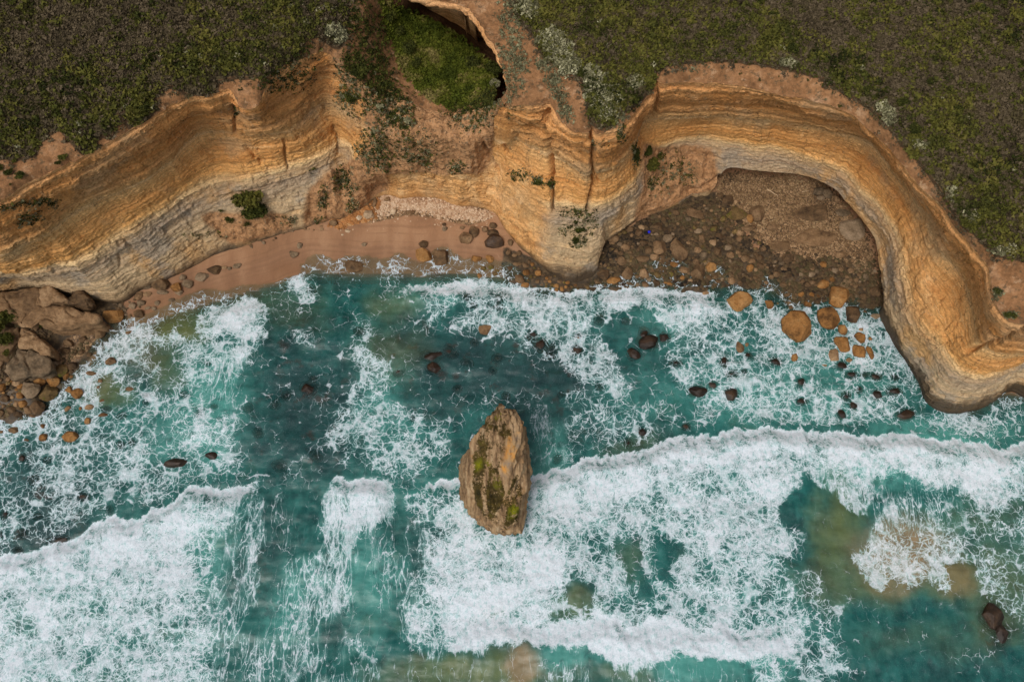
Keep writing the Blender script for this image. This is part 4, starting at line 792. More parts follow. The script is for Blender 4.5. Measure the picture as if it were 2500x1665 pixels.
def rock_mat(name, cols, wetline=.9, dark=(54,40,26), gloss=.9, moss=0.0):
    t = NT(name); oi = t.n('ObjectInfo').outputs['Random']
    p = t.vadd(t.pos, t.n('CombineXYZ', {0: t.mul(oi, 40)}).outputs[0])
    n = t.noise(.55, 5, .65, vec=p); f = t.noise(3.2, 6, .72, vec=p)
    c = t.ramp(t.add(n, t.mul(t.sub(oi, .5), .22)), [(.28, srgb(*cols[0])),(.5, srgb(*cols[1])),(.7, srgb(*cols[2]))])
    c = t.mix(.7, c, t.mix(t.step(.3, .7, f), (.55, .52, .48, 1), (1.2, 1.18, 1.15, 1)), 'MULTIPLY')
    c = t.mix(t.mul(t.step(.58, .66, t.noise(1.1, 6, .72, vec=p)), .55), c, srgb(*dark))
    if moss: c = t.mix(t.mul(t.step(.52, .62, t.noise(.7, 5, .7, vec=t.vadd(p, (3, 3, 3)))), moss), c, srgb(86, 84, 22))
    sp = t.n('SeparateXYZ'); t.put(sp.inputs[0], t.pos)
    wet = t.step(wetline, wetline - .7, t.add(sp.outputs[2], t.mul(t.sub(n, .5), .8))); c = t.mix(t.mul(wet, .6), c, srgb(*dark))
    return t.end(t.bsdf(c, t.mixf(wet, gloss, .35), t.bump(t.add(f, n), .8, .12), .3))
RM = {
 'ochre': rock_mat('ochre_rock', [(88,60,30),(148,104,56),(172,130,80)], .5),
 'brown': rock_mat('brown_rock', [(58,44,30),(108,84,58),(138,110,80)], .3),
 'grey': rock_mat('grey_rock', [(78,66,50),(126,106,82),(154,132,106)], .2),
 'tan': rock_mat('tan_rock', [(92,70,48),(142,112,80),(168,138,104)], .3),
 'pale': rock_mat('pale_rock', [(150,126,98),(190,164,132),(214,194,166)], -.5),
 'weed': rock_mat('weed_covered_rock', [(36,28,20),(62,46,34),(94,72,52)], 1.0, (30,22,17), .5),
 'moss': rock_mat('mossy_rock', [(64,50,28),(110,88,54),(138,112,72)], .3, moss=.85),
}
SHAPES = {}
def shape_mesh(sub, k, mk, flat=False):
    key = (sub, k, mk, flat)
    if key not in SHAPES:
        V, Fc = rock_shape(sub, 100 + k * 7 + sub, 13 if sub > 1 else 6, .03, flat); SHAPES[key] = mesh_np('rock_' + mk, V, Fc, RM[mk], smooth=(sub == 4))
    return SHAPES[key]
rock_rings = []; placed = []
def rock(x, y, w, h, mk, label=None, group=None, cat='boulder', ang=None, tall=.75, sub=None, flat=False, z=None, unique=False, name='boulder', sink=.28, seed=None):
    """boulder seen at photo pixel x, y, w by h pixels"""
    X, Y = place(x, y, 1.0); g = float(ground_z(X, Y)); wat = shore_d(X, Y) < 0
    zb = max(g, -.35) if z is None else z
    s = float(px_size(x, y, max(zb, 0))); rx, ry = w * s / 2, h * s / 2 * 1.02
    rz = min(rx, ry) * tall
    zc = zb + rz * (1 - 2 * sink)
    if wat and z is None: zc = max(zb, -.2) + rz * .35
    X, Y = place(x, y, zc)
    k = rng.randrange(14) if seed is None else seed
    sub = sub if sub is not None else (4 if w > 60 else 3 if w > 26 else 2)
    me = shape_mesh(sub, k, mk, flat)
    o = obj(name, me); o.location = (float(X), float(Y), zc); o.scale = (rx, ry, rz); 
    o.rotation_euler = (rng.uniform(-.15, .15), rng.uniform(-.15, .15), 0 if ang is None else math.radians(ang))
    if ang is None:                                         # turn the shared shape in quarter steps so the boulders differ
        q = rng.randrange(4); o.rotation_euler.z = q * math.pi / 2 + rng.uniform(-.2, .2)
        if q % 2: o.scale = (ry, rx, rz)
    tag(o, label, cat, group); placed.append((x, y, max(w, h) / 2))
    if wat: rock_rings.append((x, y, w, h))
    return o
# each line: x, y, width, height (photo px), stone, label
BIG = [
 (1945,795,74,84,'ochre','largest round ochre boulder in the surf with a dark crown, below the eastern boulder shore'),
 (2023,778,56,58,'ochre','blocky ochre boulder in the surf just right of the largest round one'),
 (2050,726,50,58,'ochre','dark-topped ochre boulder at the water edge above the blocky one'),
 (1806,738,62,50,'ochre','angular ochre boulder with a dark hollow on top, alone left of the largest'),
 (1880,746,24,30,'ochre','small leaf-shaped ochre rock between the angular and the largest ochre boulders'),
 (1971,743,20,17,'ochre','small round ochre rock in foam just above the blocky ochre boulder'),
 (2084,768,38,46,'brown','long grey-brown boulder split in two, right of the blocky ochre boulder'),
 (2058,805,24,28,'ochre','pointed brown rock in foam above the shield-shaped ochre boulder'),
 (2058,840,40,46,'ochre','shield-shaped ochre boulder in the surf, upper left of its cluster of six'),
 (2100,826,30,30,'ochre','ochre rock at the top of the six-rock cluster near the eastern cliff'),
 (2097,857,34,34,'ochre','square ochre rock in the middle of the six-rock cluster near the eastern cliff'),
 (2125,863,20,40,'ochre','tall narrow ochre rock at the right edge of the six-rock cluster'),
 (2036,870,28,42,'tan','tan boulder half washed by foam at lower left of the six-rock cluster'),
 (2124,828,13,18,'ochre','tiny bright ochre rock on the cliff side of the six-rock cluster'),
 (2085,843,11,10,'ochre','pebble-sized ochre rock in the gap between the six-rock cluster'),
 (2113,763,18,13,'brown','small dark rock by the grey slab at the foot of the eastern cliff'),
 (2136,774,32,20,'grey','flat grey slab in foam at the foot of the eastern cliff'),
 (1939,873,17,24,'ochre','small ochre rock with swirling foam around it below the largest boulder'),
 (1805,846,20,32,'tan','upright tan rock in foam below the angular ochre boulder'),
 (1610,604,34,42,'tan','pale-faced pyramid boulder with a reddish hollow in the boulder shore'),
 (1657,612,40,58,'brown','largest slanting brown slab of the boulder shore beside the pyramid boulder'),
 (1630,583,24,22,'grey','square grey boulder wedged above the slanting brown slab'),
 (1599,628,22,18,'tan','round tan boulder just below the pyramid boulder'),
 (1569,632,32,18,'brown','flat wedge-shaped brown rock left of the round tan boulder'),
 (1473,669,32,30,'brown','rounded brown boulder at the seaward corner of the headland'),
 (1498,685,34,18,'ochre','low flat ochre boulder at the waterline below the headland corner'),
 (1532,668,28,28,'brown','blocky brown boulder third along the waterline from the headland'),
 (1571,668,28,23,'tan','oval tan boulder fourth along the waterline from the headland'),
 (1704,663,36,36,'brown','wide trapezoid boulder standing in the channel water of the boulder shore'),
 (1700,640,17,18,'tan','small pointed rock perched above the wide trapezoid boulder'),
 (1735,652,30,24,'ochre','ochre pair-shaped rock right of the wide trapezoid boulder'),
 (1645,646,20,15,'ochre','low ochre rock in the channel left of the pale flat one'),
 (1670,660,24,18,'tan','pale flat rock in the channel beside the trapezoid boulder'),
 (1666,678,13,13,'ochre','small bright ochre rock in the channel below the pale flat rock'),
 (1713,583,17,26,'brown','upright brown boulder on the boulder shore above the wide trapezoid boulder'),
 (1752,614,20,24,'brown','brown block boulder right of the light grey one on the boulder shore'),
 (1717,623,20,18,'grey','grey boulder beside the channel at the boulder shore'),
 (1704,610,18,16,'tan','light boulder at the head of the channel in the boulder shore'),
 (1704,565,20,13,'grey','flat light grey boulder on the dark upper boulder shore'),
 (1819,630,20,20,'brown','squarish brown boulder near the middle of the boulder shore waterline'),
 (1831,655,18,18,'ochre','round ochre boulder below the squarish brown one'),
 (1850,522,38,42,'brown','big dark boulder lying on the gravel under the eastern cliff'),
 (1832,534,18,24,'ochre','smaller ochre boulder leaning on the big dark one on the gravel'),
 (1827,558,40,17,'brown','flat dark slab lying on the gravel below the big dark boulder'),
 (1884,553,28,22,'brown','round brown boulder on the gravel right of the flat dark slab'),
 (1560,568,20,16,'tan','low tan rock near the blue float by the headland'),
 (1605,553,26,22,'brown','dark brown boulder right of the blue float'),
 (1777,489,28,22,'brown','dark boulder at the foot of the soil slope beside the gravel'),
 (1758,477,17,16,'brown','small dark boulder where the soil slope meets the gravel'),
 (2009,694,30,22,'ochre','reddish brown boulder at the cobble edge above the dark-topped ochre one'),
 (2031,682,14,13,'ochre','small orange rock on the cobbles right of the reddish brown boulder'),
 (1924,630,30,22,'brown','dark reddish boulder half buried in the gravel centre'),
 (2114,677,15,18,'grey','pale grey egg-shaped rock among dark cobbles near the eastern cliff'),
 (2138,712,28,26,'brown','dark boulder tucked against the foot of the eastern cliff'),
 (2055,623,32,18,'tan','flat tan rock on the orange gravel near the eastern cliff'),
 (2010,646,15,16,'ochre','small ochre rock on the gravel left of the orange patch'),
 (1035,624,42,32,'ochre','left one of the twin ochre boulders in the middle of the sandy beach'),
 (1076,628,38,42,'brown','right one of the twin ochre boulders in the middle of the sandy beach'),
 (1033,595,24,19,'brown','smaller brown boulder touching the twin beach boulders from above'),
 (863,650,46,34,'brown','wide brown boulder at the water edge of the sandy beach'),
 (1157,565,24,32,'brown','upright oval boulder on the eastern part of the sandy beach'),
 (1137,581,34,30,'tan','angular tan boulder left of the upright oval one on the sand'),
 (1206,588,50,36,'weed','big dark boulder in a scoured hollow on the eastern sandy beach'),
 (1204,568,30,18,'brown','ragged brown rock just above the big dark beach boulder'),
 (1204,551,20,16,'brown','dark rock at the top of the dark group on the eastern sandy beach'),
 (1184,560,16,16,'brown','small rock at the left of the dark group on the eastern sandy beach'),
 (1129,556,14,10,'brown','small flat rock on the sand above the angular tan boulder'),
 (1086,559,14,12,'grey','small grey rock lying alone on the sand above the twin boulders'),
 (1084,548,10,9,'brown','tiny brown rock just above the small grey one on the sand'),
 (1163,632,26,16,'ochre','ochre rock ringed by wet sand where the swash ends'),
 (1196,632,20,22,'ochre','pointed ochre rock right of the ringed one at the swash line'),
 (1240,617,13,15,'brown','small brown rock on the sand near the headland foot, left one of three'),
 (1256,623,14,12,'brown','small brown rock on the sand near the headland foot, middle one of three'),
 (1267,618,14,14,'brown','small brown rock on the sand near the headland foot, right one of three'),
 (1247,592,14,18,'brown','brown rock on the sand right of the big dark beach boulder'),
 (1171,674,13,14,'ochre','bright ochre pebble-shaped rock in the swash below the ringed rock'),
 (1210,668,14,10,'moss','mossy yellow-green rock in the swash near the headland'),
 (1269,682,24,22,'brown','round brown boulder at the western foot of the headland'),
 (1283,697,24,16,'ochre','ochre boulder at the waterline of the western headland foot'),
 (717,621,24,20,'grey','flat grey rock lying on the open sand of the western beach'),
 (732,600,14,17,'grey','small grey rock just above the flat grey one on the western sand'),
 (889,597,15,9,'grey','small sunken grey rock in the middle of the sand'),
 (849,564,14,9,'pale','pale white rock lying alone near the top of the sand'),
 (836,573,7,5,'pale','white pebble just below the pale white rock on the sand'),
 (960,517,18,13,'pale','rounded pale boulder at the edge of the white shingle'),
 (900,524,26,22,'pale','pale boulder at the foot of the scree, left of the white shingle'),
 (1002,520,20,14,'tan','tan boulder half buried at the edge of the white shingle'),
 (814,543,22,18,'brown','brown boulder half buried in sand at the top of the beach'),
 (915,492,10,30,'tan','thin upright stone leaning on the scree left of the white shingle'),
 (945,486,16,12,'tan','brown stone between the leaning stone and the white shingle'),
 (876,532,16,14,'pale','pale stone at the bottom corner of the scree'),
 (1022,748,17,19,'tan','small tan rock alone in dark water behind the first white crest'),
 (1182,808,38,28,'tan','tan rock with foam veins breaking the surface in the dark water'),
 (277,772,48,36,'ochre','rounded ochre boulder on sand right of the huge fallen block'),
 (245,811,26,30,'brown','dark striped rock below the rounded ochre boulder'),
 (203,829,19,17,'brown','round brown boulder in the small western sand patch, upper one'),
 (198,861,15,12,'brown','small dark rock low in the western sand patch, left one'),
 (216,849,12,10,'brown','small dark rock low in the western sand patch, upper right one'),
 (218,866,15,10,'brown','small rock low in the western sand patch, at the foam edge'),
 (174,893,26,22,'brown','brown boulder at the bottom corner of the western sand patch'),
 (166,838,28,20,'brown','dark boulder on shingle left of the western sand patch'),
 (158,856,26,18,'brown','dark boulder just under another on shingle left of the western sand patch'),
 (148,905,36,34,'moss','lumpy ochre boulder left of the western sand patch corner'),
 (132,888,26,20,'grey','grey-brown boulder above the lumpy ochre one'),
 (73,953,48,42,'grey','big smooth grey boulder at the left shore beside the pale narrow one'),
 (96,931,32,24,'ochre','ochre boulder above the big smooth grey one on the left shore'),
 (129,930,34,32,'ochre','tilted ochre boulder on the left shore beside the inlet of foam'),
 (121,957,42,44,'moss','tall pale boulder with a mossy top at the left shore'),
 (91,996,38,34,'brown','blocky brown boulder at the lower edge of the left shore'),
 (69,1002,20,18,'brown','small boulder left of the blocky brown one at the shore edge'),
 (81,1015,20,10,'brown','low flat rock below the blocky brown one at the shore edge'),
 (44,1012,22,16,'brown','brown boulder at the lower edge of the left shore near the photo edge'),
 (26,1000,24,16,'brown','brown boulder just above the lower left shore edge'),
 (40,936,20,16,'tan','tan boulder right under the big grey block of the left shore'),
 (50,944,16,12,'ochre','small ochre boulder between the big grey block and the smooth grey boulder'),
 (5,946,18,22,'ochre','ochre boulder cut by the photo edge on the left shore'),
 (12,972,22,20,'brown','dark boulder near the photo edge, under the ochre one'),
 (55,985,22,20,'ochre','orange boulder under the big smooth grey one'),
 (48,965,18,18,'ochre','orange boulder at the left side of the big smooth grey one'),
 (187,961,30,26,'ochre','bright orange square boulder in foam off the left shore'),
 (169,952,20,18,'ochre','dark orange boulder touching the bright orange square one'),
 (160,920,18,18,'ochre','ochre boulder at the shore just above the bright orange square one'),
 (271,882,30,20,'tan','tan rock washed by swirling foam near the western sand patch'),
 (223,911,26,13,'brown','flat brown rock in foam right of the left shore'),
 (316,812,20,13,'brown','striped rock in the swash right of the rounded ochre boulder'),
 (167,998,15,18,'tan','small tan rock in foam below the bright orange square boulder'),
 (218,994,22,14,'tan','low tan rock in foam, third out from the bright orange square boulder'),
 (196,998,10,12,'ochre','tiny ochre rock between two low rocks in the left foam'),
 (213,1028,16,18,'ochre','small bright orange rock in the left surf'),
 (252,1012,24,11,'ochre','flat orange rock pair in the left surf'),
 (249,978,13,8,'ochre','small flat orange rock high in the left surf'),
 (171,1065,38,30,'ochre','largest round ochre boulder of the left surf, veined with foam'),
 (105,1067,21,20,'ochre','round ochre rock left of the veined one in the left surf'),
 (34,1050,25,18,'brown','brown rock in foam near the left photo edge'),
 (65,1074,14,7,'ochre','tiny flat ochre rock in the left surf'),
 (104,1040,14,12,'ochre','small ochre rock in foam above the round ochre one'),
 (4,1054,10,8,'ochre','small ochre rock in foam at the very left edge of the photo'),
 (427,1130,58,22,'weed','wide dark red weed-covered rock awash in the western lace foam'),
 (515,1112,30,19,'weed','oval dark weed-covered rock right of the wide red one'),
 (354,694,34,25,'grey','grey slab block at the left of the fallen row under the cliff'),
 (392,692,44,32,'brown','large split brown block in the fallen row under the cliff'),
 (430,702,28,28,'ochre','orange-stained block in the fallen row under the cliff'),
 (457,694,28,20,'grey','grey tilted block at the right end of the fallen row'),
 (437,714,20,15,'grey','pale angular block below the orange-stained one'),
 (446,676,17,15,'grey','grey block against the cliff foot above the tilted one'),
 (397,713,30,12,'grey','flat grey slab below the large split brown block'),
 (494,677,32,24,'grey','left half of the cracked grey slab on wet sand'),
 (523,660,38,26,'brown','right half of the cracked grey slab on wet sand'),
 (548,653,14,9,'tan','small tan rock on the sand right of the cracked slab'),
 (560,655,12,9,'grey','small grey rock on the sand next to the pale triangular one'),
 (579,650,22,14,'grey','pale triangular slab at the right end of the line on the western sand'),
 (338,722,22,22,'tan','tan boulder below the grey slab block at the fallen row'),
 (360,719,20,15,'tan','flat tan rock below the fallen row, right one'),
 (383,740,14,13,'grey','grey rock on sand below the fallen row'),
 (419,732,17,11,'grey','pale triangular rock alone on sand below the fallen row'),
 (324,746,20,18,'grey','grey boulder in the low rubble left of the fallen row'),
 (344,739,22,17,'grey','grey-brown boulder in the low rubble, upper right one'),
 (338,766,26,20,'brown','brown boulder at the lower edge of the low rubble'),
 (376,753,14,11,'grey','small pale rock right of the low rubble'),
 (360,752,16,9,'grey','flat pale rock in the low rubble'),
 (1998,467,32,22,'grey','angular grey slab under the lip of the eastern cliff, left one'),
 (2020,473,26,28,'grey','pointed grey slab under the lip of the eastern cliff, right one'),
 (2004,484,22,14,'grey','small grey slab just below the two angular slabs'),
 (2044,486,18,18,'brown','dark block in the shadow of the eastern undercut'),
]
BIG += [(2418,1500,58,70,'weed','big dark submerged rock with a tan flank at the lower right corner'),(2440,1545,40,60,'weed','dark lower half of the submerged reef at the lower right corner'),(2432,1500,34,22,'tan','tan flank of rock breaking the green water at the lower right corner')]
WEED = [  # rocks awash or under water, dark with weed
 (1955,934,22,22),(1957,981,30,16),(2053,1012,20,24),(2065,969,22,18),(2085,990,26,20),(2098,951,15,15),(2140,963,22,22),(2181,956,40,18),(2212,1012,44,24),(2077,915,26,18),(2055,893,28,20),(2138,921,26,18),(2111,916,18,12),(1827,868,15,13),(1892,885,28,20),(2186,921,18,12),
 (1320,843,26,28),(1346,862,22,28),(1410,857,36,20),(1412,822,16,12),(1584,836,52,36),(1572,815,24,22),(1622,824,28,26),(1547,864,34,32),(1650,889,30,15),(1704,955,46,30),(1785,963,34,32),(1767,886,16,30),(1740,940,22,18),(1788,913,30,14),(1817,908,16,12),
 (1059,898,36,28),(1052,872,60,34),(1096,857,28,26),(1106,868,22,14),(756,950,40,34),(764,924,18,12),(1139,887,26,20),(1203,909,16,16),(1215,876,24,20),(672,991,24,20),(606,998,26,22),(1117,951,16,14),(1008,1023,14,16),(772,1116,20,20),(632,1058,20,22),(683,1138,32,22),(975,910,26,16),(700,967,16,18),(1158,840,14,12),(880,811,30,22),(1142,730,22,18),(759,708,20,22),(1158,750,18,14),(1216,752,22,16),
 (1361,1122,22,24),(1568,1055,20,22),(1533,1080,18,22),(1675,1042,18,14),(1370,965,16,12),(1463,945,18,18),(1236,967,16,14),(1463,783,26,26),(1530,787,18,14),(1300,818,30,30),(1216,735,24,18),
 (450,965,22,16),(488,1009,22,18),(354,965,16,9),(356,982,14,9),(54,1118,16,16),(116,1124,18,16),(204,1213,28,18),(147,1320,52,22),(13,1257,20,18),(94,1261,18,14),(59,1305,18,20),(46,1344,18,12),(271,1245,14,24),(82,1172,26,18),(296,1085,18,14),(323,1080,16,12),(510,890,12,8),(525,993,18,10),(262,1000,26,18),(300,1015,24,20),(2,1308,12,14)]
SMALLW = [(1471,730,11,16,'tan'),(1489,733,20,14,'tan'),(1423,734,18,12,'tan'),(1412,742,14,10,'tan'),(1675,733,20,10,'tan'),(1723,716,20,14,'tan'),(1356,730,14,9,'tan'),(1336,735,12,8,'tan'),(1630,692,24,8,'ochre'),(1372,706,10,12,'ochre'),(1382,700,9,9,'ochre'),(1912,695,18,14,'brown'),(1956,719,15,12,'ochre'),(1980,719,17,12,'ochre'),(1998,722,10,12,'ochre'),(1823,842,12,14,'tan'),(1850,800,20,14,'brown'),(1898,742,12,10,'brown'),(1930,752,12,10,'brown'),(2102,806,16,14,'tan'),(2010,893,18,12,'tan'),(2072,880,20,14,'tan'),(245,930,12,10,'tan'),(240,945,10,8,'tan'),(316,950,28,12,'brown'),(1410,825,13,9,'tan'),(1180,655,14,12,'moss'),(1198,652,18,12,'moss'),(1214,660,12,9,'moss'),(1245,655,14,12,'brown'),(1262,645,20,10,'brown'),(1283,648,18,12,'brown')]
G_EAST = 'boulders at the surf edge under the eastern cliff'
for (x, y, w, h, mk, lab) in BIG:
    rock(x, y, w, h, mk, lab, z=-.75 if (mk == 'weed' and x > 2400) else None, tall=.55 if ('slab' in lab or 'flat' in lab) else .8, flat=('slab' in lab or 'block' in lab or 'flat' in lab or 'square' in lab))
weed_px = [(2418,1500,58,70,False),(2440,1545,40,60,False)]
def where(x, y):
    if x < 560: return 'off the left shore'
    if x < 1100: return 'in the dark central bay'
    if x < 1420: return 'in the bay above the stack'
    if x < 1830: return 'below the boulder shore'
    return 'near the eastern cliff'
ORD = ['first','second','third','fourth','fifth','sixth','seventh','eighth','ninth','tenth','eleventh','twelfth','thirteenth','fourteenth','fifteenth','sixteenth','seventeenth','eighteenth','nineteenth','twentieth','twenty-first','twenty-second','twenty-third','twenty-fourth','twenty-fifth','twenty-sixth','twenty-seventh','twenty-eighth','twenty-ninth','thirtieth']
def ordin(L, x, y): return ORD[sorted([p[:2] for p in L if where(p[0], p[1]) == where(x, y)]).index((x, y))]
sizes = lambda w: 'large' if w > 40 else 'middling' if w > 24 else 'small'
for (x, y, w, h) in WEED:
    out = (x > 1560 and y > 800) or x < 60 or (x, y) in ((147, 1320), (204, 1213), (1320, 843), (1410, 857), (1059, 898))
    rock(x, y, w, h, 'weed', '%s weed-dark rock awash %s, %s from the left' % (sizes(w), where(x, y), ordin(WEED, x, y)), 'weed-covered rocks awash ' + where(x, y), 'rock', tall=.62, name='rock', z=-.42 if out else -.75, sink=.12); weed_px.append((x, y, w, h, out))
for (x, y, w, h, mk) in SMALLW:
    rock(x, y, w, h, mk, 'small %s rock in foam %s, %s from the left' % ({'moss': 'mossy', 'ochre': 'ochre', 'tan': 'tan', 'brown': 'brown'}[mk], where(x, y), ordin(SMALLW, x, y)), 'small rocks in the foam ' + where(x, y), 'rock', name='rock')

# rock shelves and slabs showing through the gravel floor
for (x, y, w, h, mk, lab) in [(1975,520,90,44,'brown','low brown rock shelf in the gravel under the eastern cliff, upper one'),(1990,580,110,50,'tan','wide low orange shelf in the gravel under the eastern cliff'),(2080,560,60,60,'grey','low grey shelf against the eastern undercut'),(1900,600,60,30,'brown','low dark shelf left of the wide orange one'),(1800,520,60,44,'moss','low mossy rock shelf between gravel and boulder shore'),(1700,520,50,30,'brown','low dark shelf at the foot of the soil slope'),(2060,520,44,22,'grey','narrow grey ledge along the eastern undercut')]:
    rock(x, y, w, h, mk, lab, tall=.22, flat=True, name='rock_shelf', cat='rock shelf', sink=.42)
# the huge fallen blocks of the left shore
def fallen(px, z, height, mk, label, seed, dome=.25):
    """angular block: its outline from above, traced at its top height z"""
    P = np.array([(*place(x, y, z), z) for x, y in px]); n = 96
    Q = np.vstack([P, P[:1]]); L = np.r_[0, np.cumsum(np.linalg.norm(np.diff(Q, axis=0), axis=1))]
    R_ = np.stack([np.interp(np.linspace(0, L[-1], n, endpoint=False), L, Q[:, k]) for k in range(3)], 1); c = R_.mean(0)
    rows = []
    for t, o, dz in [(0, 1.06, -height), (0, 1.05, -height * .6), (0, 1.03, -height * .3), (0, 1.01, -.25), (0, .985, -.02), (0, .93, .1), (0, .82, .2), (0, .66, .3), (0, .48, .36), (0, .3, .4), (0, .12, .42), (0, 0.01, .42)]:
        P_ = c + (R_ - c) * [o, o, 1]; P_[:, 2] = z + dz * (dome * 3 if dz > 0 else 1); rows.append(P_)
    G = stack_rows(rows, [4] * (len(rows) - 1)); G = np.concatenate([G, G[:1]], 0)
    N = normals(G); N[0] = N[-1] = (N[0] + N[-1]) / 2; out = G - (c - [0, 0, height * .4]); N = np.where((np.sum(N * out, -1) < 0)[..., None], -N, N)
    X, Y, Z = G[..., 0] + seed * 9, G[..., 1], G[..., 2]
    d = fbm(X * .3, Y * .3, Z * .5, 4) * .55 + perlin(Z * 1.3 + X * .1, 1.5, Y * .1) * .22 + fbm(X * 1.2, Y * 1.2, Z * 1.6, 3) * .12 - np.maximum(0, .06 - np.abs(perlin(X * .22, Y * .22, Z * .2))) * 6
    G = G + N * d[..., None]
    o = obj('fallen_block', mesh_np('fallen_block', G.reshape(-1, 3), grid_faces(*G.shape[:2]), RM[mk])); tag(o, label, 'boulder')
fallen([(45,790),(75,750),(108,745),(150,750),(215,762),(238,772),(232,784),(180,795),(140,800),(110,796),(92,785),(80,800)], 4.2, 4, 'tan', 'huge banded tan slab fallen at the foot of the western cliff', 1)
fallen([(96,705),(122,700),(140,715),(160,730),(130,738),(105,748),(94,740)], 5.2, 4, 'tan', 'tan triangular block above the huge banded slab', 2)
fallen([(160,735),(178,700),(196,706),(216,728),(214,740),(196,745),(180,742)], 4.6, 4, 'brown', 'brown-grey pointed block right of the triangular tan one', 3)
fallen([(0,712),(60,702),(96,706),(95,745),(60,765),(50,790),(0,770),(-60,760),(-80,720)], 5.0, 5, 'tan', 'broad cracked tan block at the left photo edge under the cliff', 4)
fallen([(8,905),(30,870),(40,850),(70,852),(100,868),(118,880),(121,900),(105,912),(70,918),(50,920),(28,928)], 3.6, 4.5, 'grey', 'big grey-brown block with an orange corner on the left shore', 5)
fallen([(52,800),(85,810),(105,835),(122,850),(122,866),(100,866),(78,848),(50,846),(40,820)], 3.6, 4, 'tan', 'long ochre ridge of rock between the huge slab and the big grey block', 6)
fallen([(-60,800),(0,790),(45,800),(50,830),(30,850),(0,900),(-60,900)], 3.4, 4.5, 'brown', 'mossy brown mound carrying the green bush at the left edge', 7)

field_keep = placed.append((1585, 566, 9))
# boulder fields: filled at random between the surveyed ones
TONE = {'brown': 'brown', 'grey': 'grey', 'moss': 'mossy', 'tan': 'tan', 'ochre': 'ochre'}
def field(poly, n, wmin, wmax, mks, label, group, name='boulder', cat='boulder', gap=.74, seed=5, power=2.2):
    r = random.Random(seed); xs = [p[0] for p in poly]; ys = [p[1] for p in poly]; pa = np.array(poly, float); got = 0; tries = 0
    while got < n and tries < n * 60:
        tries += 1; x, y = r.uniform(min(xs), max(xs)), r.uniform(min(ys), max(ys)); w = wmin + (wmax - wmin) * r.random() ** power * (1 - tries / (n * 75))
        if not inside(pa, np.array([x]), np.array([y]))[0]: continue
        if any((x - a) ** 2 + (y - b) ** 2 < ((c + w / 2) * gap) ** 2 for a, b, c in placed): continue
        mk = r.choice(mks); L_ = label(x, y, mk, w); rock(x, y, w, w * r.uniform(.7, 1.0), mk, L_, group, cat, name=name, seed=r.randrange(14), sub=2 if w > 13 else 1); got += 1
    return got
field([(1455,610),(1500,575),(1590,535),(1680,500),(1760,500),(1800,560),(1860,590),(1880,650),(1860,695),(1760,700),(1600,698),(1455,690)], 150, 8, 24, ['brown','brown','brown','grey','moss','tan'], lambda x, y, k, w: '%s %s boulder packed in the boulder shore, %s' % ('small' if w < 14 else 'middling', TONE[k], 'beside the headland' if x < 1540 else 'at the water channel' if y > 620 and x < 1720 else 'behind the slanting slab' if x < 1720 else 'toward the cobble bank' if y > 600 else 'toward the gravel'), 'small boulders of the boulder shore')
field([(1860,690),(1880,630),(1960,640),(2140,650),(2155,740),(2060,735),(1990,715),(1930,735)], 70, 8, 20, ['brown','brown','brown','grey'], lambda x, y, k, w: '%s cobble in the bank under the eastern cliff, %s' % (TONE[k], 'nearest the cliff foot' if x > 2060 else 'nearest the surf' if y > 690 else 'on its gravel side'), 'cobbles under the eastern cliff', name='cobble', cat='cobble', seed=8)
field([(-30,915),(40,925),(60,940),(60,1000),(20,1015),(-30,1020)], 34, 8, 20, ['ochre','brown','tan','moss'], lambda x, y, k, w: '%s stone in the rubble of the lower left shore, %s' % (TONE[k], 'at the photo edge' if x < 15 else 'nearest the foam' if y > 985 else 'inner part'), 'rubble of the lower left shore', name='stone', cat='stone', seed=3)
field([(120,905),(180,880),(180,930),(110,925)], 8, 8, 16, ['ochre','brown'], lambda x, y, k, w: '%s stone wedged beside the western sand patch' % TONE[k], 'rubble beside the western sand patch', name='stone', cat='stone', seed=4)
field([(1270,680),(1290,630),(1330,660),(1380,688),(1440,690),(1440,704),(1300,712)], 34, 8, 18, ['moss','ochre','brown'], lambda x, y, k, w: '%s stone heaped at the western foot of the headland, %s' % (TONE[k], 'waterside' if y > 690 else 'upper side'), 'stones at the headland foot', name='stone', cat='stone', seed=6)
field([(290,740),(330,715),(350,735),(350,770),(310,775),(285,760)], 12, 7, 14, ['grey','brown'], lambda x, y, k, w: '%s stone in the low rubble under the western cliff' % TONE[k], 'stones of the low rubble', name='stone', cat='stone', seed=9)

field([(600,600),(680,572),(760,553),(830,540),(830,552),(700,580),(610,610)], 14, 5, 11, ['grey','brown','tan'], lambda x, y, k, w: '%s stone strewn on the sand along the western cliff foot' % TONE[k], 'stones along the western cliff foot', name='stone', cat='stone', seed=12)
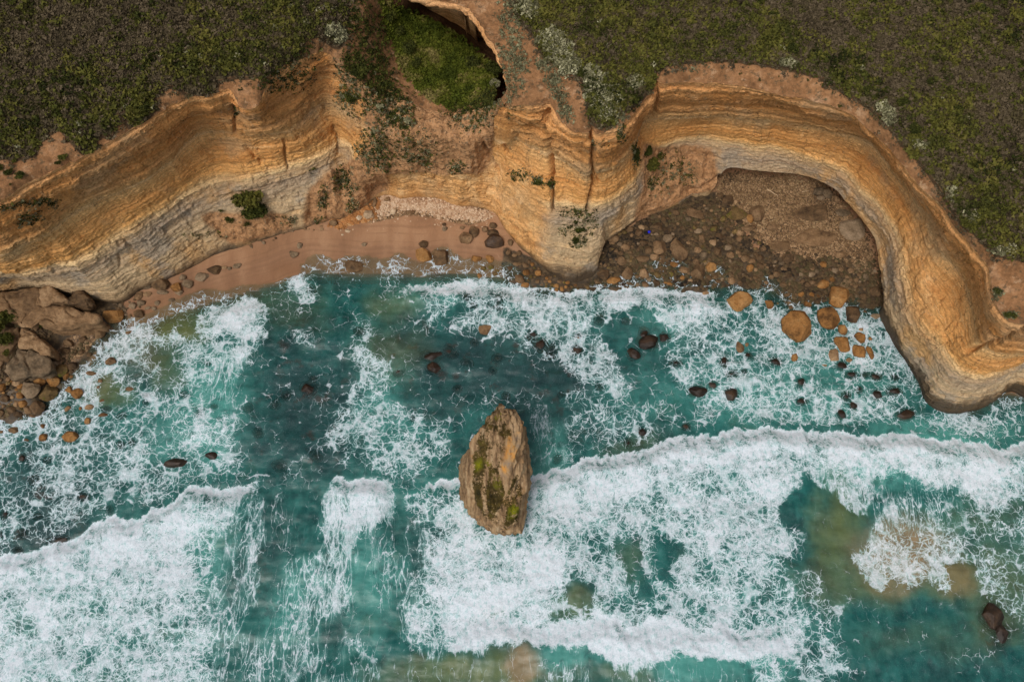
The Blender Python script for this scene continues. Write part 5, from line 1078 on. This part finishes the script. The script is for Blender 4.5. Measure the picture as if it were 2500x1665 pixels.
# shingle, gravel and cobbles too many to count
def shingle(name, poly, n, smin, smax, mk, seed, z=0.0, sub=0, power=2):
    r = np.random.RandomState(seed); pa = np.array(poly, float); X = r.uniform(pa[:, 0].min(), pa[:, 0].max(), n * 3); Y = r.uniform(pa[:, 1].min(), pa[:, 1].max(), n * 3)
    m = inside(pa, X + r.normal(0, 7, len(X)), Y + r.normal(0, 5, len(X))); X, Y = X[m][:n], Y[m][:n]; n = len(X)
    wx_, wy_ = place(X, Y, 2.0); gz = ground_z(wx_, wy_) + z
    wx_, wy_ = place(X, Y, gz); s = smin + (smax - smin) * r.rand(n) ** power
    V0, F0 = ICO[sub]; a = r.rand(n) * 6.28; R1 = np.stack([np.cos(a), np.sin(a)], 1)
    jit = 1 + r.uniform(-.25, .25, (n, len(V0), 1)); P = V0[None] * jit * (s[:, None, None] * r.uniform(.7, 1.2, (n, 1, 3)) * [1, 1, .6])
    P = np.stack([P[..., 0] * R1[:, :1] - P[..., 1] * R1[:, 1:], P[..., 0] * R1[:, 1:] + P[..., 1] * R1[:, :1], P[..., 2]], -1) + np.stack([wx_, wy_, gz], 1)[:, None]
    Fq = (F0[None] + (np.arange(n) * len(V0))[:, None, None]).reshape(-1, 3)
    tint = np.repeat(np.clip(r.rand(n) * .6 + .2 + fbm(wx_ * .14, wy_ * .14, seed, 4) * .45, 0, 1), len(V0))
    return obj(name, mesh_np(name, P.reshape(-1, 3), Fq, PEB[mk], {'tint': tint}, smooth=False))
def peb_mat(name, cols):
    t = NT(name); c = t.ramp(t.attr('tint'), [(i / (len(cols) - 1), srgb(*k)) for i, k in enumerate(cols)])
    f = t.noise(4, 4, .7); c = t.mix(.5, c, t.mix(f, (.6, .6, .6, 1), (1.2, 1.2, 1.2, 1)), 'MULTIPLY'); return t.end(t.bsdf(c, .85, None, .3))
PEB = {'white': peb_mat('white_shingle', [(120,88,62),(182,146,112),(212,186,156),(158,116,82)]), 'brown': peb_mat('brown_cobbles', [(34,28,20),(66,52,36),(96,76,52),(74,66,40),(128,104,76)]), 'gravel': peb_mat('tan_gravel', [(62,48,32),(104,80,54),(138,110,76),(168,142,106)]), 'orange': peb_mat('orange_gravel', [(120,84,50),(176,118,66),(190,150,104)])}
tag(shingle('white_shingle', [(915,510),(935,470),(960,468),(1010,478),(1080,482),(1150,508),(1208,525),(1170,540),(1080,530),(1020,512),(960,505),(930,530)], 4200, .10, .34, 'white', 1), 'bank of white shingle heaped at the top of the sandy beach', 'shingle', kind='stuff')
tag(shingle('scree', [(800,545),(860,500),(900,480),(925,470),(930,500),(905,535),(860,545),(830,560)], 1200, .12, .5, 'orange', 2), 'orange and white scree below the gully left of the shingle', 'scree', kind='stuff')
tag(shingle('beach_shingle', [(960,505),(1080,520),(1200,540),(1220,560),(1100,560),(1020,540),(880,560),(820,565)], 500, .08, .26, 'white', 3, power=4), 'scattered white pebbles at the upper edge of the sand', 'pebbles', kind='stuff')
tag(shingle('cobbles', [(1450,615),(1500,575),(1590,530),(1680,495),(1770,480),(1810,560),(1900,620),(2140,640),(2160,745),(2060,740),(1930,740),(1860,700),(1450,698)], 9000, .12, .55, 'brown', 4, z=.02), 'dark cobbles filling the gaps of the boulder shore', 'cobbles', kind='stuff')
tag(shingle('gravel', [(1745,425),(1900,405),(2010,430),(2120,560),(2145,650),(2000,640),(1900,620),(1830,580),(1750,500)], 7000, .08, .26, 'gravel', 5), 'tan gravel covering the floor under the eastern cliff', 'gravel', kind='stuff')
tag(shingle('shore_rubble', [(-60,780),(110,800),(180,790),(250,770),(300,740),(300,790),(230,820),(200,850),(170,900),(110,1000),(60,1020),(-60,1025)], 5200, .10, .45, 'brown', 6), 'brown rubble between the blocks of the left shore', 'rubble', kind='stuff')
# ================================================================== PLANTS
def leaf_mat(name, cols, rough=.85):
    t = NT(name); tn = t.attr('tint'); f = t.noise(2.5, 3, .6)
    c = t.ramp(t.add(t.mul(tn, .8), t.mul(f, .25)), [(p, srgb(*k)) for p, k in cols]); d = t.bsdf(c, rough, None, .15)
    return t.end(d)
LM = {'heath': leaf_mat('heath_twigs', [(.05,(54,46,32)),(.3,(88,76,56)),(.5,(104,90,70)),(.7,(80,70,46)),(.88,(86,78,48)),(.98,(124,110,90))]),
      'olive': leaf_mat('olive_leaves', [(.05,(42,46,18)),(.35,(70,70,28)),(.6,(92,90,36)),(.8,(106,98,44)),(.98,(94,84,58))]),
      'green': leaf_mat('dark_green_leaves', [(.05,(28,32,12)),(.4,(52,56,20)),(.75,(76,78,30)),(1,(98,94,42))]),
      'silver': leaf_mat('silver_leaves', [(.05,(70,68,46)),(.4,(122,118,86)),(.75,(164,158,122)),(1,(200,194,158))]),
      'lush': leaf_mat('lush_grass', [(.05,(48,56,14)),(.35,(80,88,24)),(.6,(100,102,34)),(.85,(134,120,72))])}
WOODM = (lambda t: t.end(t.bsdf(srgb(96,80,62), .9)))(NT('bare_stem'))
def tuft(n_leaf, r, flat=.6, seed=0, size=.34):
    """small dome of leaf faces with gaps"""
    q = np.random.RandomState(seed); th = q.rand(n_leaf) * 6.283; ph = np.arccos(q.uniform(0, 1, n_leaf)); rr = r * (.55 + .45 * q.rand(n_leaf))
    c = np.stack([np.sin(ph) * np.cos(th), np.sin(ph) * np.sin(th), np.cos(ph) * flat], 1) * rr[:, None]
    V = []; T = []
    a = q.normal(size=(n_leaf, 3)); a /= np.linalg.norm(a, axis=1)[:, None]; b = np.cross(a, q.normal(size=(n_leaf, 3))); b /= np.linalg.norm(b, axis=1)[:, None]
    s = size * r * (.6 + .8 * q.rand(n_leaf))[:, None]
    V = np.stack([c + a * s, c - a * s * .5 + b * s * .8, c - a * s * .5 - b * s * .8], 1)
    return V            # (n_leaf, 3, 3)
def bed(name, P, S, n_leaf, mat, label, cat, seed, flat=.6, size=.5, tint=None, zoff=0):
    n = len(P); q = np.random.RandomState(seed); var = [tuft(n_leaf, 1, flat, seed * 50 + k, size) for k in range(8)]
    k = q.randint(8, size=n); base = np.stack(var)[k]                       # n, leaf, 3, 3
    a = q.rand(n) * 6.283; c, s = np.cos(a)[:, None, None], np.sin(a)[:, None, None]
    G = np.stack([base[..., 0] * c - base[..., 1] * s, base[..., 0] * s + base[..., 1] * c, base[..., 2]], -1) * S[:, None, None, None] + P[:, None, None, :]
    G[..., 2] += zoff
    tn = (q.rand(n) if tint is None else tint)[:, None] + q.uniform(-.22, .22, (n, n_leaf)); tn = np.repeat(np.clip(tn, 0, 1).ravel(), 3)
    F_ = np.arange(n * n_leaf * 3).reshape(-1, 3)
    o = obj(name, mesh_np(name, G.reshape(-1, 3), F_, mat, {'tint': tn}, smooth=False)); tag(o, label, cat, kind='stuff'); return o
def scatter(G, dens, n, seed):
    """n points on a sheet, likelier where dens and area are large"""
    q = np.random.RandomState(seed); A = np.linalg.norm(np.cross(G[1:, :-1] - G[:-1, :-1], G[:-1, 1:] - G[:-1, :-1]), axis=-1)
    ix, iy = pix(G[..., 0], G[..., 1], G[..., 2]); vis = (ix > -160) & (ix < 2660) & (iy > -160) & (iy < 1700)
    w = (A * np.clip(dens[:-1, :-1], 0, None) * vis[:-1, :-1]).ravel(); w /= w.sum(); k = q.choice(len(w), n, p=w); i, j = np.unravel_index(k, A.shape)
    u, v = q.rand(n, 1), q.rand(n, 1)
    return G[i, j] * (1 - u) * (1 - v) + G[i + 1, j] * u * (1 - v) + G[i, j + 1] * (1 - u) * v + G[i + 1, j + 1] * u * v
gr = lambda ch, G: sample(ch, *pix(G[..., 0], G[..., 1], G[..., 2]))
fringe = blur(veg_heath, 28) * (1 - sstep(.5, 1, veg_heath)) * (1 - veg_lush)
for side, G, he, lu in (('west', GLt, heL, luL), ('east', GRt, heR, luR)):
    g = gr(veg_green, G); sv = gr(veg_silver, G); X, Y = G[..., 0], G[..., 1]
    clump = sstep(-.15, .35, fbm(X * .12, Y * .12, 2, 4)) * .8 + .2
    n1 = 15000 if side == 'west' else 20000
    P = scatter(G, he * (1 - .3 * g), n1, 3); rs = np.random.RandomState(4); 
    tnt = np.clip(.42 + fbm(P[:, 0] * .13, P[:, 1] * .13, 3, 4) * .5, 0, 1)
    bed('heath_' + side, P, .20 + .48 * rs.rand(n1) ** 2, 14, LM['heath'], 'low brown grey heath covering the %sern clifftop' % side, 'heath', 5, .65, .42, tnt, .03)
    n2 = 3300 if side == 'west' else 7000
    P = scatter(G, he * np.clip(g * (.25 + .75 * clump ** 2) * .8 + .085 * clump, 0, 1.5), n2, 6); rs = np.random.RandomState(7)
    tnt = np.clip(.5 + fbm(P[:, 0] * .3, P[:, 1] * .3, 8, 3) * .5, 0, 1)
    bed('green_scrub_' + side, P, .30 + .55 * rs.rand(n2) ** 1.5, 16, LM['olive'], 'yellow green coastal scrub along the %sern cliff edge' % side, 'scrub', 8, .75, .38, tnt, .1)
    n3 = 350 if side == 'west' else 1500
    P = scatter(G, sv + .004 * he * g, n3, 9); rs = np.random.RandomState(10)
    bed('silver_scrub_' + side, P, .25 + .4 * rs.rand(n3), 16, LM['silver'], 'pale silver saltbush on the %sern cliff edge' % side, 'saltbush', 11, .8, .34, None, .2)
    if side == 'west':
        P = scatter(G, lu * (.35 + clump), 9000, 12); rs = np.random.RandomState(13)
        tnt = np.clip(.42 + fbm(P[:, 0] * .25, P[:, 1] * .25, 8, 4) * .7, 0, 1)
        bed('grass', P, .18 + .40 * rs.rand(9000) ** 2, 14, LM['lush'], 'green grass and herbs lining the hollow behind the cliff', 'grass', 14, .8, .5, tnt, .05)
    n4 = 260 if side == 'west' else 900
    P = scatter(G, he * sstep(.0, .5, fbm(X * .06, Y * .06, 12, 3)) * (.4 + g), n4, 41); rs = np.random.RandomState(42)
    bed('dark_bushes_' + side, P, .45 + .6 * rs.rand(n4) ** 2, 34, LM['green'], 'scattered dark green bushes standing out of the %sern heath' % side, 'bushes', 43, .8, .30, None, .12)
    n5 = 500 if side == 'west' else 900
    P = scatter(G, sstep(.0, .05, gr(fringe, G)) * (1 - he) * (gr(fringe, G)), n5, 51); rs = np.random.RandomState(52)
    bed('edge_scrub_' + side, P, .14 + .42 * rs.rand(n5) ** 2.2, 14, LM['heath'], 'dry scrub straggling on to the bare soil of the %sern rim' % side, 'scrub', 53, .7, .4, None, .05)
# grey-green tussocks on the soil slopes and ledges of the face
fg = np.zeros_like(gxx)
for a in [(700,140,50,50,0,.5),(690,190,60,30,0,.55),(860,40,25,60,0,.4),(900,120,40,90,0,.35),(870,170,40,40,0,.8),(855,235,30,25,0,.9),(920,230,40,50,0,.8),(960,270,40,40,0,1),(980,300,30,20,0,.9),(880,240,50,40,0,.25),(900,370,25,40,0,.7),(925,355,18,45,0,.9),(935,400,20,16,0,.8),(1000,360,60,40,0,.35),(1010,390,14,12,0,.8),(1040,385,14,26,0,.6),(1110,410,20,14,0,.9),(1150,285,50,30,0,.4),(1180,240,36,36,0,.6),(1250,150,24,100,0,.35),(1250,30,28,40,0,.5),(835,440,18,30,0,.8),(850,460,20,12,0,.5),(790,490,12,24,0,.8),(860,500,16,20,0,.5),(780,540,12,10,0,.8),(1320,160,12,14,0,.9),(1355,210,16,50,-20,.8),(1375,265,12,30,-20,.8),(1270,165,20,20,0,.6),(1500,290,30,20,0,.5),(1515,325,10,20,0,.7),(1470,350,16,8,0,.3),(1620,430,30,40,0,.15),(1550,380,8,24,0,.8),(1270,430,26,12,0,.6),(1320,445,18,12,0,.9),(1345,450,8,10,0,.8),(1400,520,30,12,0,.8),(1400,560,34,16,0,.4),(1410,590,18,20,0,.7),(1440,540,16,20,0,.5),(1590,455,8,16,0,.6),(1650,410,14,30,0,.5),(1680,430,20,20,0,.4),(60,500,60,8,-8,.8),(75,530,26,14,0,.7),(130,500,14,10,0,.7),(55,545,14,10,0,.6),(500,575,40,8,0,.3),(700,540,20,10,0,.6),(760,420,10,8,0,.3),(2405,300,1,1,0,0),(2430,715,10,10,0,.9),(2460,770,16,6,0,.8),(1560,190,30,20,0,.6),(1690,168,30,10,0,.3),(575,270,4,10,0,.6),(640,205,30,10,0,.2),(1400,600,8,8,0,1)]:
    fg = np.maximum(fg, ell_mask(a[0], a[1], max(a[2],5), max(a[3],5), a[4], .7) * a[5])
fgf = gr(fg, face_d)
P = scatter(face_d, fgf, 5200, 15); rs = np.random.RandomState(16)
bed('cliff_tussocks', P[:1900], .14 + .32 * rs.rand(1900) ** 2, 12, LM['silver'], 'grey green tussocks rooted on the ledges and soil slopes of the cliff', 'tussocks', 17, .8, .45, rs.rand(1900) * .55, .05)
bed('cliff_scrub', P[1900:], .14 + .34 * rs.rand(3300) ** 2, 12, LM['green'], 'dark scrub rooted on the ledges and soil slopes of the cliff', 'scrub', 18, .8, .45, None, .05)
fgt = gr(fg, GLt) + gr(fg, GLt) * 0; P = scatter(GLt, fgt * (1 - heL), 2200, 19); bed('gully_scrub', P, .16 + .4 * rs.rand(2200) ** 2, 12, LM['green'], 'patchy scrub on the orange soil around the hollow', 'scrub', 20, .8, .42, None, .05)
P = scatter(GRt, gr(fg, GRt) * (1 - heR), 800, 21); bed('neck_scrub', P, .16 + .36 * rs.rand(800) ** 2, 12, LM['silver'], 'grey scrub scattered on the bare soil neck beside the hollow', 'scrub', 22, .8, .42, rs.rand(800) * .5, .05)

# ---- single shrubs: each a thing with its stem and its foliage
allG = np.concatenate([G.reshape(-1, 3) for G in (face_d[::2, ::2], GLt, GRt)]); allx, ally = pix(allG[:, 0], allG[:, 1], allG[:, 2])
def surface_at(x, y):
    d = (allx - x) ** 2 + (ally - y) ** 2; k = int(np.argmin(d + allG[:, 2] * 0)); return allG[k]
def shrub(x, y, w, h, mk, label, seed, up=None, dens=1.0, grp=None):
    p = surface_at(x, y); s = float(px_size(x, y, p[2])); r = max(w, h) * s / 2
    e = bpy.data.objects.new('shrub', None); COL.objects.link(e); e.location = p; e.empty_display_size = .2; tag(e, label, 'shrub', grp)
    q = np.random.RandomState(seed); nc = int(np.clip(w * h * .035, 5, 40)); parts = []
    for k in range(nc):
        a, m = q.rand() * 6.283, math.sqrt(q.rand()) * .75
        c = np.array([math.cos(a) * m * w * s / 2, math.sin(a) * m * h * s / 2, r * .22 + q.rand() * r * .28]); parts.append(tuft(40, r * q.uniform(.28, .5), .75, seed * 99 + k, .30) + c)
    V = np.concatenate(parts); tn = np.repeat(np.clip(q.rand(len(parts)).repeat(40) * .6 + q.rand(len(V)) * .4, 0, 1), 3)
    f = obj('foliage', mesh_np('foliage', V.reshape(-1, 3), np.arange(len(V) * 3).reshape(-1, 3), LM[mk], {'tint': tn}, smooth=False), e)
    n = 6; hgt = r * .5; ring = np.array([(math.cos(i / n * 6.283), math.sin(i / n * 6.283)) for i in range(n)])
    Vs = np.concatenate([np.c_[ring * r * .09, np.full(n, -.3)], np.c_[ring * r * .06 + [.03, .02], np.full(n, hgt * .5)], np.c_[ring * r * .03 + [-.05, .04], np.full(n, hgt)]])
    Fs = np.array([(k * n + i, k * n + (i + 1) % n, (k + 1) * n + (i + 1) % n, (k + 1) * n + i) for k in range(2) for i in range(n)])
    obj('stem', mesh_np('stem', Vs, Fs, WOODM), e)
SHRUBS = [(590,222,16,14,'green','small green shrub alone on bare soil at the notch of the western rim'),
 (235,207,26,18,'green','dark green shrub in the western heath near the soil patches'),
 (155,386,28,18,'olive','green and grey shrub on the bare soil above the western rim'),
 (142,400,18,16,'green','grey-green shrub touching the one on the bare western soil'),
 (50,430,24,26,'green','dark shrub on the western soil closest to the rim'),
 (24,425,22,24,'green','grey shrub near the left photo edge on the soil'),
 (38,396,18,16,'olive','green shrub on the soil above the two dark ones at the left'),
 (6,412,16,18,'green','shrub cut by the left photo edge on the soil'),
 (30,452,12,12,'green','tiny grey shrub at the western rim near the photo edge'),
 (335,280,46,40,'olive','largest bush on the soil shelf of the western rim'),
 (355,262,34,28,'green','dark bush leaning on the largest one of the western soil shelf'),
 (610,495,76,54,'olive','wide olive bush growing on the western cliff face above the beach'),
 (622,522,60,44,'green','dark lower half bush of the western cliff face above the beach'),
 (560,540,24,20,'green','small bush left below the wide one on the western face'),
 (545,515,18,14,'green','smallest bush left of the wide one on the western face'),
 (600,550,20,18,'green','small hanging bush right below the wide one on the western face'),
 (858,243,36,30,'green','dark shrub with a pale edge on the gully side, lower one'),
 (878,180,36,46,'green','dark green shrub in a niche of the gully side, upper one'),
 (838,238,22,24,'silver','silver shrub at the left of the lower dark gully shrub'),
 (917,180,12,14,'silver','small silver green shrub by the gully path'),
 (920,320,22,18,'silver','silver shrub on the soil slope under the hollow'),
 (996,298,24,20,'silver','silver shrub at the edge of the drop under the hollow'),
 (925,262,22,16,'silver','pale shrub among the green ones below the hollow'),
 (1155,160,46,38,'green','dark round bush at the mouth of the cave in the hollow'),
 (1200,180,50,50,'green','big grey-green bush hanging under the lip of the hollow'),
 (1218,210,26,30,'silver','silver bush at the bottom end of the hollow lip'),
 (950,45,22,40,'green','dark shrub at the upper left of the hollow'),
 (975,80,30,36,'green','dark shrub below the upper left one of the hollow'),
 (1000,120,36,44,'green','dark bush in the middle of the hollow western bank'),
 (1010,160,32,34,'green','dark bush low on the hollow western bank'),
 (1113,410,22,18,'silver','grey-green shrub on the orange face above the shingle'),
 (1018,395,14,12,'silver','small silver shrub on the orange face above the shingle, left one'),
 (1578,372,22,40,'green','tall dark shrub on the slope right of the headland'),
 (1590,405,28,46,'olive','green shrub below the tall dark one right of the headland'),
 (1612,382,20,24,'olive','small olive shrub right of the tall dark one'),
 (1552,385,12,36,'green','narrow dark shrub in the cleft right of the headland'),
 (1318,447,26,20,'green','dark shrub left of the fissured headland face'),
 (1342,450,16,20,'green','small dark shrub next to the fissured headland face'),
 (1405,585,22,26,'green','dark shrub low on the headland nose'),
 (1415,565,30,18,'green','dark shrub above another low on the headland nose'),
 (1735,150,14,12,'green','small shrub on the pale soil band, leftmost one'),
 (1791,154,12,8,'green','small shrub on the pale soil band, second one'),
 (1808,182,10,10,'green','tiny shrub on the pale soil band below the second one'),
 (1855,196,10,12,'green','tiny shrub at the lower edge of the soil band'),
 (1900,188,8,8,'green','tiny dot of a shrub mid soil band'),
 (1973,198,8,10,'green','tiny shrub on the soil band right of its middle'),
 (2010,210,14,13,'green','round shrub on the soil band near its right end'),
 (2016,244,10,9,'silver','small silver shrub below the round one of the soil band'),
 (2046,262,16,13,'green','round dark shrub at the eastern rim'),
 (2430,712,20,22,'green','dark shrub on the brown top of the eastern headland'),
 (2462,772,30,12,'green','flat dark shrub at the lower rim of the eastern headland'),
 (1886,40,28,20,'green','dark green shrub in the eastern heath, leftmost of its row'),
 (1862,7,34,14,'green','dark green shrub at the top photo edge of the eastern heath'),
 (2132,5,20,12,'green','dark green shrub at the top photo edge, right of centre heath'),
 (1935,122,36,30,'green','largest dark green shrub above the soil band'),
 (2089,183,18,18,'green','round dark green shrub inland of the eastern rim'),
 (2208,174,26,16,'green','flat dark green shrub inland, right of the round one'),
 (2160,222,20,22,'green','upright dark green shrub inland below the flat one'),
 (2265,202,22,18,'green','small green shrub right of the upright one'),
 (2204,255,32,24,'green','green shrub cluster inland of the curve of the rim'),
 (2263,262,16,12,'green','small shrub inland, right of the green cluster'),
 (2425,30,24,20,'green','dark green shrub near the upper right corner'),
 (2132,103,16,12,'green','small green shrub above the round inland one'),
 (2340,268,30,18,'green','dark shrub inland, midway to the right photo edge'),
 (2230,318,30,34,'green','bushy dark shrub close behind the eastern rim'),
 (2315,365,26,22,'green','dark shrub inland, farther along the eastern rim'),
 (2438,343,24,18,'green','dark shrub near the right photo edge'),
 (2495,425,16,20,'green','dark shrub cut by the right photo edge'),
 (2270,420,24,24,'olive','green bush at the very rim in the east'),
 (0,790,40,50,'olive','bright green bush on the mound at the left photo edge'),
 (30,775,46,34,'green','dark part of the green bush mound at the left edge'),
 (15,830,40,30,'green','lower dark bush of the mound at the left edge'),
 (105,797,20,8,'green','little plant in the joint below the huge banded slab'),
 (20,862,26,18,'olive','small bright bush on the big grey block of the left shore'),
]
for k, (x, y, w, h, mk, lab) in enumerate(SHRUBS):
    if x < 120 and y > 760:
        X, Y = place(x, y, 4.2); allG = np.vstack([allG, [[X, Y, 4.1]]]); allx = np.append(allx, x); ally = np.append(ally, y)
    shrub(x, y, w, h, mk, lab, 30 + k)
# ================================================================== SMALL THINGS LEFT ON THE SHORE
def float_mat():
    t = NT('blue_plastic'); return t.end(t.bsdf(srgb(14,34,210), .35, None, .5))
def lathe(prof, n=20):
    P = np.array([[(r * math.cos(a), r * math.sin(a), z) for r, z in prof] for a in np.linspace(0, 2 * math.pi, n + 1)]); return P.reshape(-1, 3), grid_faces(n + 1, len(prof))
X, Y = place(1585, 566, 2.0); gz_ = float(ground_z(X, Y))
e = bpy.data.objects.new('fishing_float', None); COL.objects.link(e); e.location = (float(X), float(Y), gz_ + .4); tag(e, 'small bright blue float stranded on the dark boulder shore by the headland', 'float')
V, Fq = lathe([(0,-.25),(.13,-.24),(.23,-.15),(.27,0),(.23,.15),(.13,.24),(0,.25)]); obj('float_body', mesh_np('float_body', V, Fq, float_mat()), e)
V, Fq = lathe([(.03,.22),(.07,.24),(.07,.31),(.03,.33),(.0,.33)], 12); obj('eyelet', mesh_np('eyelet', V, Fq, float_mat()), e)
def branch(px, label, rad=.07):
    P = []
    for x, y in px:
        a, b = place(x, y, 3.0); z = float(ground_z(a, b)) + .12; a, b = place(x, y, z); P.append((float(a), float(b), z + .04))
    P = np.array(P); t = np.linspace(0, 1, len(P)); tt = np.linspace(0, 1, 20); Q = np.stack([np.interp(tt, t, P[:, k]) for k in range(3)], 1); Q[:, 1] += fbm(tt * 4, .5, 0, 2) * .08
    T = np.gradient(Q, axis=0); T /= np.linalg.norm(T, axis=1)[:, None]; U = np.cross(T, [0, 0, 1]); U /= np.linalg.norm(U, axis=1)[:, None]; W_ = np.cross(U, T)
    G = np.stack([Q + (U * math.cos(a) + W_ * math.sin(a)) * (rad * (1.1 - .8 * tt))[:, None] for a in np.linspace(0, 2 * math.pi, 7)], 1)
    m = WOODP; tag(obj('driftwood', mesh_np('driftwood', G.reshape(-1, 3), grid_faces(*G.shape[:2]), m)), label, 'driftwood')
WOODP = (lambda t: t.end(t.bsdf(srgb(196,168,132), .85)))(NT('bleached_wood'))
branch([(1873,462),(1890,473),(1899,478),(1897,484)], 'pale crooked driftwood branch lying on the gravel, left one of two', .09)
branch([(1958,469),(1966,467),(1976,466)], 'short pale driftwood stick near the slabs under the eastern lip', .08)
# foam gathers round every rock that stands in the water
for (x, y, w, h) in rock_rings:
    d = np.hypot((wpx - x) / (w * .5 + 7), (wpy - y) / (h * .5 + 7)); near = np.exp(-((d - .95) / .28) ** 2)
    attrs['foam'] = np.maximum(attrs['foam'], near * .52 * (attrs['foam'] > .2))
for (x, y, w, h, out) in weed_px:
    d = np.hypot((wpx - x) / (w * .5 + 4), (wpy - y) / (h * .5 + 4)); d = d * (1 + .35 * perlin(WX * .6, WY * .6, 4.4)); near = np.exp(-(d / .9) ** 3); attrs['clear'] = np.maximum(attrs['clear'], near * (.8 if out else .62))
    attrs['foam'] = attrs['foam'] * (1 - near * (.5 if out else .25))
build_stack()
build_sea()
